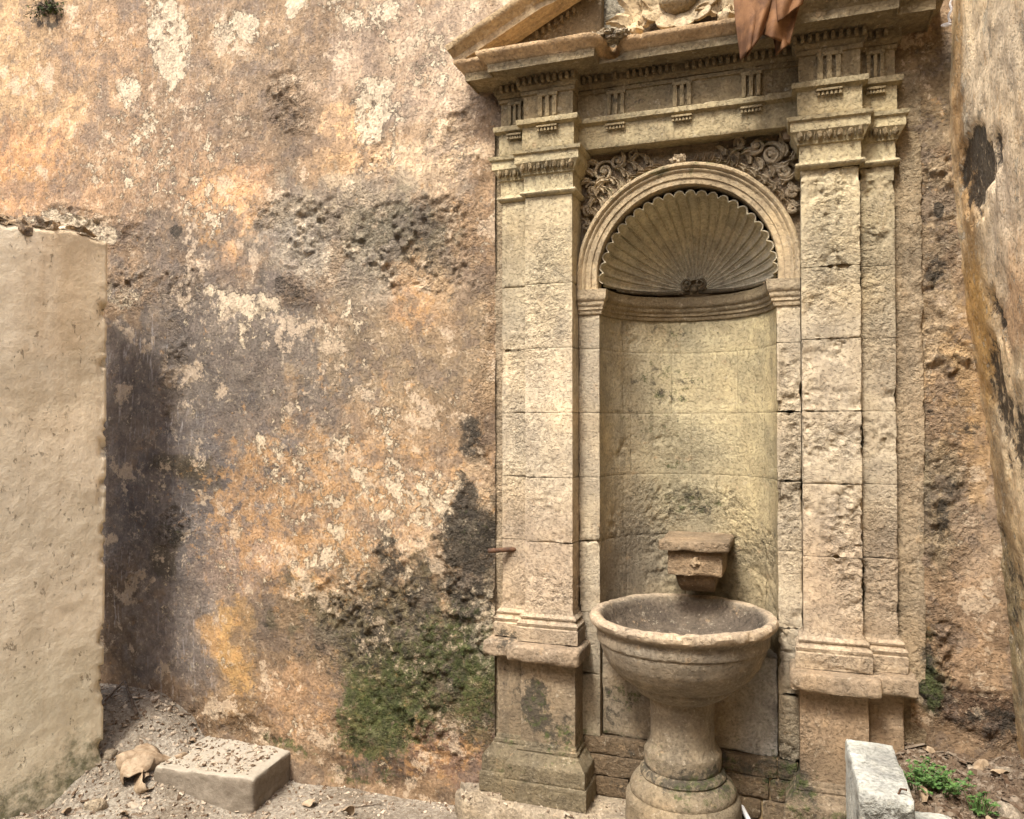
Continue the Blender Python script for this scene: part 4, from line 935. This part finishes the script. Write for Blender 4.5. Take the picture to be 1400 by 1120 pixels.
stem = [(.0,.655),(.132,.652),(.130,.64),(.126,.60),(.125,.55),(.127,.50),(.132,.465),(.143,.448),(.150,.440),(.153,.432),(.153,.378),(.150,.372),(.160,.366),(.168,.356),(.172,.345),(.168,.336),(.180,.330),(.196,.316),(.208,.298),(.213,.282),(.210,.272),(.216,.266),(.224,.256),(.228,.240),(.230,.15),(.0,.149)]
V, F = lathe(dens(stem, .010), BX, BY, 130); F = [f[::-1] for f in F]
make('pedestal', V, F, M_STONE, basin, paint=stone((160,142,112), .3, .14, .28), rough=.005)

# ------------------------------------------------------------------ stones and kerbs on the ground
zt = .148
V, F = boxsurf((-1.44, -.40, -.10), (.16, .06, zt), .014, .035, 21, 1.2, .05)
fy = .17*sstep(-.70, -.80, V[:, 0]); V[:, 1] = np.where(V[:, 1] < -.1, V[:, 1]+fy*sstep(-.1, -.4, V[:, 1]), V[:, 1])
lx = sstep(-1.28, -1.44, V[:, 0]); V[:, 1] = np.where(V[:, 1] < -.05, V[:, 1]+lx*lx*.12, V[:, 1]); V[:, 2] -= .015*lx*(V[:, 2] > .05)
step_ = make('plinth_step', V, F, M_STONE, paint=stone((196,176,146), .5, .22, .2), rough=.009)
tag(step_, 'low rounded stone step carrying the pilasters and the basin', 'step')

a_ = onZ(338, 1108, 0); b_ = onZ(226, 1093, 0); c_ = onZ(401, 1052, 0)
ex_ = (a_-b_)[:2]; ex_ /= np.linalg.norm(ex_); ey_ = np.array([-ex_[1], ex_[0]])
V, F = boxsurf((-.50, 0, -.06), (.03, .46, .142), .011, .010, 31, 1.8, .034)
W = V.copy(); W[:, 0] = a_[0]+ex_[0]*V[:, 0]+ey_[0]*V[:, 1]; W[:, 1] = a_[1]+ex_[1]*V[:, 0]+ey_[1]*V[:, 1]
blk = make('concrete_block', W, F, M_CONC, rough=.007)
tag(blk, 'low concrete block with a bright gritty top at the foot of the stained wall', 'block')

V, F = boxsurf((.175, -.66, .05), (.335, -.20, .594), .010, .008, 41, 1.8, .03)
V[:, 0] += (V[:, 1]+.2)*-.03; V[:, 2] += (V[:, 0]-.25)*-.06
def slab_paint(P):
    c, m1, m2 = stone((226,230,220), .2, 0, .12, .1, .05, .06)(P); c = c*0+lin((200,202,190))*ALB*(1+.1*fbm(P, 5, 3, 8)[:, None])
    w = sstep(-.52, -.60, P[:, 1]+.05*fbm(P, 9, 3, 4))*sstep(.60, .55, P[:, 2]); m1[:, 2] = np.maximum(.26+.2*fbm(P, 6, 3, 66), w*.66); m2[:, 1] = .3+.4*w; m2[:, 0] = np.maximum(.1, w*.3); c = c*(1-.25*sstep(-.1, .4, fbm(P, 7, 4, 67))[:, None]); return c, m1, m2
ws = make('marble_slab', V, F, M_STONE, paint=slab_paint, rough=.006); tag(ws, 'pale grey white stone slab set on edge before the right pedestal', 'stone slab')
b1 = onZ(1226, 1106, .50); b2 = onZ(1300, 1112, .50); V, F = boxsurf((b1[0]+.01, b1[1]-.30, .28), (b2[0], b1[1], .505), .012, .012, 43, 1.5, .04)
ws2 = make('broken_slab', V, F, M_STONE, paint=slab_paint, rough=.005); tag(ws2, 'small white broken slab lying beside the green weeds', 'stone slab')

# ------------------------------------------------------------------ small things
V, F = tube([onY(668, 752, -.10), onY(680, 752, -.03), onY(700, 750, .06)], .0105, 12)
p0 = onY(668, 753, -.10)
V, F = tube([p0, p0+np.array([.03, .0, .002]), p0+np.array([.12, .07, .004])], .0105, 12, cap=False)
V2, F2 = tube([p0+np.array([.12, .07, .004]), p0+np.array([.03, 0, .002]), p0], .008, 12, cap=False)
g = G(); g.add(V, F); g.add(V2, F2)
tag(make('pipe_stub', g.arr(), g.f, M_IRON), 'short rusty iron pipe stub poking from the wall beside the pilaster', 'pipe')
wa, wb = onZ(1011, 1098, .20), onZ(1024, 1122, .17); V, F = tube([wa+(wa-wb)*.3, wa, wb, wb+(wb-wa)*1.0], .010, 12)
tag(make('plastic_pipe', V, F, M_PVC), 'white plastic pipe lying beside the foot of the basin', 'pipe')
h0 = onY(1226, 1102, -.62); pts = [h0, h0+np.array([.004, 0, .035]), h0+np.array([.012, 0, .055]), h0+np.array([.028, -.01, .058])]
V, F = tube(pts, .0035, 8); tag(make('iron_hook', V, F, M_IRON), 'thin bent black iron hook fixed to the white slab', 'hook')
# hanging string with a tag by the side wall
s0 = onY(1302, -8, -.12); pts = [s0+np.array([.004*math.sin(i*1.3)-.0012*i, 0, -.0095*i]) for i in range(12)]
V, F = tube(pts, .0035+.0015*np.abs(np.sin(np.arange(12)*2.1)), 6); g = G(); g.add(V, F)
g.add(*blobsphere(np.array(pts[-1])+np.array([-.012, 0, -.006]), (.018, .004, .008), 8, 3, .2))
tag(make('hanging_string', g.arr(), g.f, M_WHITE), 'white knotted string dangling in the gap by the side wall', 'string')
# bottle cap
cpos = onY(164, 947, -.06)
def cap_mesh(c0, r=.016, h=.012):
    prof_ = [(0.0001, h), (r*.85, h), (r, h*.85), (r, 0), (r*.88, 0), (r*.86, h*.75), (.0001, h*.75)]
    V, F = lathe(prof_, 0, 0, 18); V = V @ np.array(Matrix.Rotation(1.1, 3, 'X')).T + c0; return V, F
V, F = cap_mesh(cpos); tag(make('bottle_cap', V, F, M_BLUE), 'small blue plastic bottle cap on the litter heap behind the pier', 'bottle cap')

def gh(x, y): return float(ground_h(np.array([float(x)]), np.array([float(y)]))[0])
# hanging brown cloth over the cornice: three folded flaps in one sheet
def cloth():
    g = G(); Y0 = -.245
    def flap(top, bot, ytop, ybot, fold, n=26, m=22, ph=0., bow=.03):
        T0, T1 = np.array(top[0]), np.array(top[1]); B0, B1 = np.array(bot[0]), np.array(bot[1]); V = np.zeros((n, m, 3))
        for i in range(n):
            u_ = i/(n-1)
            for j in range(m):
                v_ = j/(m-1); p = (T0*(1-u_)+T1*u_)*(1-v_)+(B0*(1-u_)+B1*u_)*v_
                y_ = ytop*(1-v_)+ybot*v_ + fold*math.sin(u_*math.pi*2.2+ph)*(.4+v_) - bow*math.sin(math.pi*u_)*v_ + .006*math.sin(u_*9+v_*7+ph)
                w_ = onY(p[0], p[1], 0.); q_ = onY(p[0], p[1], y_); V[i, j] = q_
        V += (fbm(V.reshape(-1, 3), 14, 3, int(ph*7)+3)*.006).reshape(V.shape[:2])[..., None]*np.array([.4, 1, .4])
        g.grid(V)
    flap(((1000, -25), (1052, -25)), ((1012, 84), (1034, 58)), Y0, Y0-.03, .012, ph=.2, bow=.045)
    flap(((1030, -25), (1068, -25)), ((1020, 80), (1048, 36)), Y0-.03, Y0-.055, .014, ph=1.4, bow=.02)
    flap(((1045, -25), (1100, -15)), ((1043, 48), (1079, 62)), Y0-.02, Y0-.02, .016, ph=2.6, bow=.05)
    flap(((1050, 20), (1080, 15)), ((1062, 76), (1080, 58)), Y0+.02, Y0+.0, .008, ph=.7, bow=.04)
    flap(((1060, -25), (1105, -25)), ((1064, 30), (1096, 6)), Y0-.05, Y0-.05, .014, ph=4.1, bow=.03)
    return g.arr(), g.f
V, F = cloth(); cl = make('brown_cloth', V, F, M_CLOTH, smooth='all')
sm = cl.modifiers.new('thick', 'SOLIDIFY'); sm.thickness = .004
tag(cl, 'crumpled brown leathery cloth hanging over the cornice', 'cloth')

# crumpled dead leaves / dry sheets
def dryleaf(c0, size, yaw, curl, seed, tilt=.4):
    n, m = 22, 16; V = np.zeros((n, m, 3))
    for i in range(n):
        u_ = i/(n-1)*2-1
        for j in range(m):
            v_ = j/(m-1)*2-1; w = math.cos(u_*1.35)**.7
            V[i, j] = (u_, v_*w*.62, curl*(v_*v_*w*w*.9+.35*u_*u_)+.12*math.sin(u_*5+seed)*v_)
    q_ = V.reshape(-1, 3); q_ = q_ + np.stack([fbm(q_+seed, 2.2, 3, seed+k)*.10 for k in range(3)], 1)
    M = np.array(Matrix.Rotation(yaw, 3, 'Z') @ Matrix.Rotation(tilt, 3, 'X') @ Matrix.Rotation(tilt*.5, 3, 'Y'))
    q_ = q_*size @ M.T; q_ = q_ - np.array([0, 0, q_[:, 2].min()]) + c0
    g = G(); g.grid(q_.reshape(n, m, 3)); return g.arr(), g.f
lp = onZ(188, 1080, .02)
g = G()
g.add(*dryleaf(lp+np.array([.03, .03, .0]), .13, .5, -1.2, 3, .7)); g.add(*dryleaf(lp+np.array([-.08, 0, .0]), .12, 1.6, -1.3, 5, -.9)); g.add(*dryleaf(lp+np.array([.05, -.06, 0]), .08, 2.3, 1.2, 8, .8))
o = make('dry_leaf', g.arr(), g.f, M_LEAF, smooth='all'); o.modifiers.new('thick', 'SOLIDIFY').thickness = .0025
tag(o, 'large crumpled dry leaf curled beside the concrete block', 'leaf')
lits = [((178, 1010), 'thick dark stick lying on the litter heap', .30, .010, 2.55), ((158, 1000), 'slim grey twig leaning on the pier foot', .22, .006, 1.9), ((500, 1100), 'thin twig on the bright gravel below the mouldy wall', .14, .004, .5)]
for (pp, lab, ln, r_, yaw) in lits:
    c0 = onZ(pp[0], pp[1], .12 if pp[0] < 300 else .02); n = 10
    pts = []; zs0 = gh(c0[0]-math.cos(yaw)*ln/2, c0[1]-math.sin(yaw)*ln/2); zs1 = gh(c0[0]+math.cos(yaw)*ln/2, c0[1]+math.sin(yaw)*ln/2); zm = max(0, gh(c0[0], c0[1])-(zs0+zs1)/2); zs0 += zm; zs1 += zm
    for i in range(n):
        t_ = (i/(n-1)-.5)*ln; x = c0[0]+math.cos(yaw)*t_; y = c0[1]+math.sin(yaw)*t_; pts.append((x, y, zs0+(zs1-zs0)*i/(n-1)+r_+.003*math.sin(i*1.9)))
    V, F = tube(pts, np.linspace(r_, r_*.6, n), 8); tag(make('stick', V, F, M_TWIG, rough=.002), lab, 'stick')

# chips, leaf litter and grit
def scatter(n, region, size, seed, heightfn, flat=.45):
    r = np.random.RandomState(seed); g = G()
    for k in range(n):
        x = r.uniform(region[0], region[1]); y = r.uniform(region[2], region[3]); s_ = size*(.35+r.rand()**2.5*1.6)
        z = heightfn(x, y)
        if z is None: continue
        a_ = r.rand()*6.28; pts = []
        m = 5; off = r.rand()
        for j in range(m): 
            b_ = (j+off)/m*6.28; rr = s_*(.6+.6*r.rand()); pts.append((math.cos(b_)*rr*(1 if k % 3 else 1.9), math.sin(b_)*rr*.8))
        th = s_*flat*(.3+r.rand()); c_, s2 = math.cos(a_), math.sin(a_); tx_, ty_ = r.uniform(-.5, .5, 2)
        V = [(x+c_*p[0]-s2*p[1], y+s2*p[0]+c_*p[1], z-.25*th+tx_*p[0]+ty_*p[1]) for p in pts]+[(x+(c_*p[0]-s2*p[1])*.8, y+(s2*p[0]+c_*p[1])*.8, z+th+tx_*p[0]+ty_*p[1]) for p in pts]
        F = [tuple(range(5, 10))]+[(j, (j+1) % 5, (j+1) % 5+5, j+5) for j in range(5)]
        g.add(V, F)
    return g
def hg(x, y): 
    return gh(x, y)
GRIDH = {}
def fast_h(xs, ys): return ground_h(np.array(xs), np.array(ys))
class HF:
    def __init__(s, n, region, seed):
        r = np.random.RandomState(seed); s.x = None
def scatter_fast(n, region, size, seed, flat=.45, hfn=None):
    r = np.random.RandomState(seed); xs = r.uniform(region[0], region[1], n); ys = r.uniform(region[2], region[3], n)
    hs_ = (hfn or (lambda a, b: ground_h(a, b)))(xs, ys); it = iter(range(n)); table = {}
    q_ = np.zeros((n, 10, 3)); S_ = size*(.3+r.rand(n)**2.5*1.7); A_ = r.rand(n)*6.28; tx_ = r.uniform(-.55, .55, n); ty_ = r.uniform(-.55, .55, n)
    el = np.where(r.rand(n) < .3, 2.1, 1.)
    for j in range(5):
        b_ = (j+r.rand(n)*.6)/5*6.28; rr = S_*(.6+.6*r.rand(n)); px_ = np.cos(b_)*rr*el; py_ = np.sin(b_)*rr*.8
        th = S_*flat*(.3+r.rand(n)*.8)
        for top in (0, 1):
            k = 1-.2*top; X_ = px_*k; Y_ = py_*k
            q_[:, j+5*top, 0] = xs+np.cos(A_)*X_-np.sin(A_)*Y_; q_[:, j+5*top, 1] = ys+np.sin(A_)*X_+np.cos(A_)*Y_
            q_[:, j+5*top, 2] = hs_+tx_*X_+ty_*Y_+(th if top else -.3*th)
    F = []
    for k in range(n):
        o_ = k*10; F.append(tuple(o_+i for i in range(5, 10)))
        for j in range(5): F.append((o_+j, o_+(j+1) % 5, o_+(j+1) % 5+5, o_+j+5))
    return q_.reshape(-1, 3), F
g = G()
for (n_, reg, sz, sd_) in ((9000, (-3.9, -1.2, -1.5, .02), .0055, 1), (1900, (-3.9, -2.3, -.9, .03), .011, 2), (6500, (.33, .82, -.95, .02), .006, 3), (500, (.33, .82, -.95, .02), .013, 4), (300, (-2.8, -1.3, -1.2, 0), .012, 5)):
    g.add(*scatter_fast(n_, reg, sz, sd_))
def blk_top(x, y): return np.full(len(x), .142)
bc = a_ if False else onZ(338, 1108, 0)
nn = 700; r = np.random.RandomState(9); uu = r.uniform(-.47, -.02, nn); vv = r.uniform(.03, .44, nn)
V, F = scatter_fast(nn, (0, 1e-6, 0, 1e-6), .007, 10, .5, blk_top)
V = V.reshape(nn, 10, 3); V[..., 0] += (bc[0]+ex_[0]*uu+ey_[0]*vv)[:, None]; V[..., 1] += (bc[1]+ex_[1]*uu+ey_[1]*vv)[:, None]; g.add(V.reshape(-1, 3), F)
V, F = scatter_fast(420, (-1.36, .1, -.24, -.02), .005, 12, .5, lambda x, y: np.full(len(x), .15)); g.add(V, F)
deb = make('litter', g.arr(), g.f, M_LITTER, smooth=False); deb['kind'] = 'stuff'; deb['label'] = 'stone chips, dry leaf bits and grit strewn over the ground'

# green weeds by the white slab
def weed(c0, nst, sp, seed, lab, leafr=.0105):
    r = random.Random(seed); tw = thing('weed', tuple(c0), lab, 'plant', 'weeds on the raised soil')
    gs, gl = G(), G()
    for k in range(nst):
        a_ = r.random()*6.28; d_ = r.random()**.6*sp; h_ = r.uniform(.02, .07); b0 = np.array([c0[0]+math.cos(a_)*d_*.5, c0[1]+math.sin(a_)*d_*.5, c0[2]-.01]); t0 = b0+np.array([math.cos(a_)*d_*.5, math.sin(a_)*d_*.5, h_])
        gs.add(*tube([b0, (b0+t0)/2+np.array([0, 0, .012]), t0], .0013, 4))
        for q in range(r.randint(4, 6)):
            ya = r.random()*6.28; ln = leafr*r.uniform(.7, 1.4); wd_ = ln*.5; up_ = r.uniform(-.2, .5); dv = np.array([math.cos(ya), math.sin(ya), up_]); pv = np.array([-math.sin(ya), math.cos(ya), r.uniform(-.3, .3)])
            nrm = np.array([0, 0, .15*ln])
            pts = [t0, t0+dv*ln*.5+pv*wd_+nrm, t0+dv*ln*.5-nrm*.2, t0+dv*ln*.5-pv*wd_+nrm, t0+dv*ln*1.2]
            gl.add(pts, [(0, 2, 1), (0, 3, 2), (1, 2, 4), (2, 3, 4)])
    make('stem', gs.arr(), gs.f, M_GREEN, tw); make('foliage', gl.arr(), gl.f, M_GREEN, tw, smooth=False)
for (px_, py_, n_, sp_, lab) in ((1252, 1078, 80, .11, 'bright green weed clump growing against the white slab'), (1285, 1082, 60, .10, 'bright green weed patch on the soil behind the white slab'), (1338, 1102, 26, .06, 'sparse low green weed on bare soil by the side wall')):
    p_ = onZ(px_, py_, .50); weed(np.array([p_[0], p_[1], gh(p_[0], p_[1])]), n_, sp_, px_, lab)
# dry plant rooted high in the plaster
wp = onY(70, 16, -.03); r = random.Random(5); tw = thing('wall_plant', tuple(wp), 'small dark dry plant rooted high in the ochre plaster', 'plant')
gs, gl = G(), G()
for k in range(60):
    a_ = r.uniform(-.3, math.pi+.3); ln = r.uniform(.04, .13); out = r.uniform(.02, .10); b0 = wp+np.array([r.uniform(-.03, .03), .02, r.uniform(-.02, .02)]); e_ = b0+np.array([math.cos(a_)*ln, -out, math.sin(a_)*ln*.7-.02])
    gs.add(*tube([b0, (b0+e_)/2+np.array([0, -.02, .012]), e_], .0014, 4))
    for q in range(5):
        t_ = r.uniform(.4, 1); c0 = b0*(1-t_)+e_*t_; v_ = np.array([r.uniform(-1, 1) for _ in range(3)])*.012; w_ = np.array([r.uniform(-1, 1) for _ in range(3)])*.006; gl.add([c0, c0+v_+w_, c0+v_*1.6, c0+v_-w_], [(0, 1, 2, 3)])
make('stem', gs.arr(), gs.f, M_TWIG, tw); make('foliage', gl.arr(), gl.f, M_MOSS, tw, smooth=False)

# moss tufts on the damp plaster
n = 16000; r = np.random.RandomState(3); pxs = r.uniform(440, 700, n); pys = r.uniform(780, 1060, n)
pts = np.array([onY(a__, b__, 0) for a__, b__ in zip(pxs, pys)]); pts[:, 1] = wall_y(pts)
msk = apply_blobs(pts, np.zeros(n), WALL_MOSS, 0., seed=5); kp = (msk*(.75+.5*fbm(pts, 11, 3, 44)) > .55+.35*r.rand(n)) & (pts[:, 0] < FX0+.0)
pts = pts[kp]; n = len(pts); d1 = r.normal(size=(n, 3))*np.array([.003, .002, .003]); d2 = r.normal(size=(n, 3))*.0022; d1[:, 1] = -abs(d1[:, 1])-.0015
tri = np.stack([pts-d2, pts+d2, pts+d1+d2*.3, pts+d1-d2*.3], 1).reshape(-1, 3)
mo = make('moss', tri, [tuple(range(k*4, k*4+4)) for k in range(n)], M_MOSS, smooth=False); mo['kind'] = 'stuff'; mo['label'] = 'dark green moss matting the damp lower plaster beside the pilaster'

# loose rubble and fallen leaves one can pick out
rr_ = random.Random(21)
for k, (px_, py_, sz, lab) in enumerate(((150, 1062, .035, 'fist sized pale rubble stone against the foot of the pier'), (243, 1000, .028, 'small grey rubble stone on the heap under the wall'), (132, 1098, .040, 'broken plaster lump on the ground before the pier'), (430, 1085, .016, 'pebble beside the concrete block end'), (1372, 1060, .026, 'dusty stone on the raised soil by the side wall'), (1330, 1048, .020, 'small stone on dark soil under the right wall'), (1385, 1108, .045, 'pale flat stone half sunk in soil at the side wall'))):
    p_ = onZ(px_, py_, .50 if px_ > 1000 else .04); z_ = gh(p_[0], p_[1]); V, F = boxsurf((p_[0]-sz, p_[1]-sz*.8, z_-sz*.4), (p_[0]+sz*.9, p_[1]+sz*.7, z_+sz*.75), sz*.22, sz*.35, 50+k, 1.2, sz*.3)
    V = V + np.stack([fbm(V, 14, 2, 80+k+q)*sz*.5 for q in range(3)], 1)
    tag(make('rubble_stone', V, F, M_STONE, paint=stone((190,172,146), .6, 0, .25), rough=.003), lab, 'stone', 'loose rubble on the ground')
lv, lf = dryleaf(np.zeros(3), .030, 0, -.8, 12, .3); lmesh = None
for k in range(26):
    left_ = k < 16
    x = rr_.uniform(-3.1, -1.3) if left_ else rr_.uniform(.38, .74); y = rr_.uniform(-.75, -.04) if left_ else rr_.uniform(-.6, -.03)
    loc_ = (x, y, gh(x, y)+.002)
    if lmesh is None:
        o = make('fallen_leaf', lv, lf, M_LEAF, smooth='all'); lmesh = o.data
    else: o = bpy.data.objects.new('fallen_leaf', lmesh); COL.objects.link(o)
    o.location = loc_; o.rotation_euler = (rr_.uniform(-.5, .5), rr_.uniform(-.5, .5), rr_.uniform(0, 6.28)); q_ = rr_.uniform(.6, 1.35); o.scale = (q_, q_, q_)
    tag(o, 'small curled dry leaf on the pale litter below the stained wall' if left_ else 'small curled dry leaf on the dark soil by the side wall', 'leaf', 'fallen leaves on the pale litter' if left_ else 'fallen leaves on the raised soil')
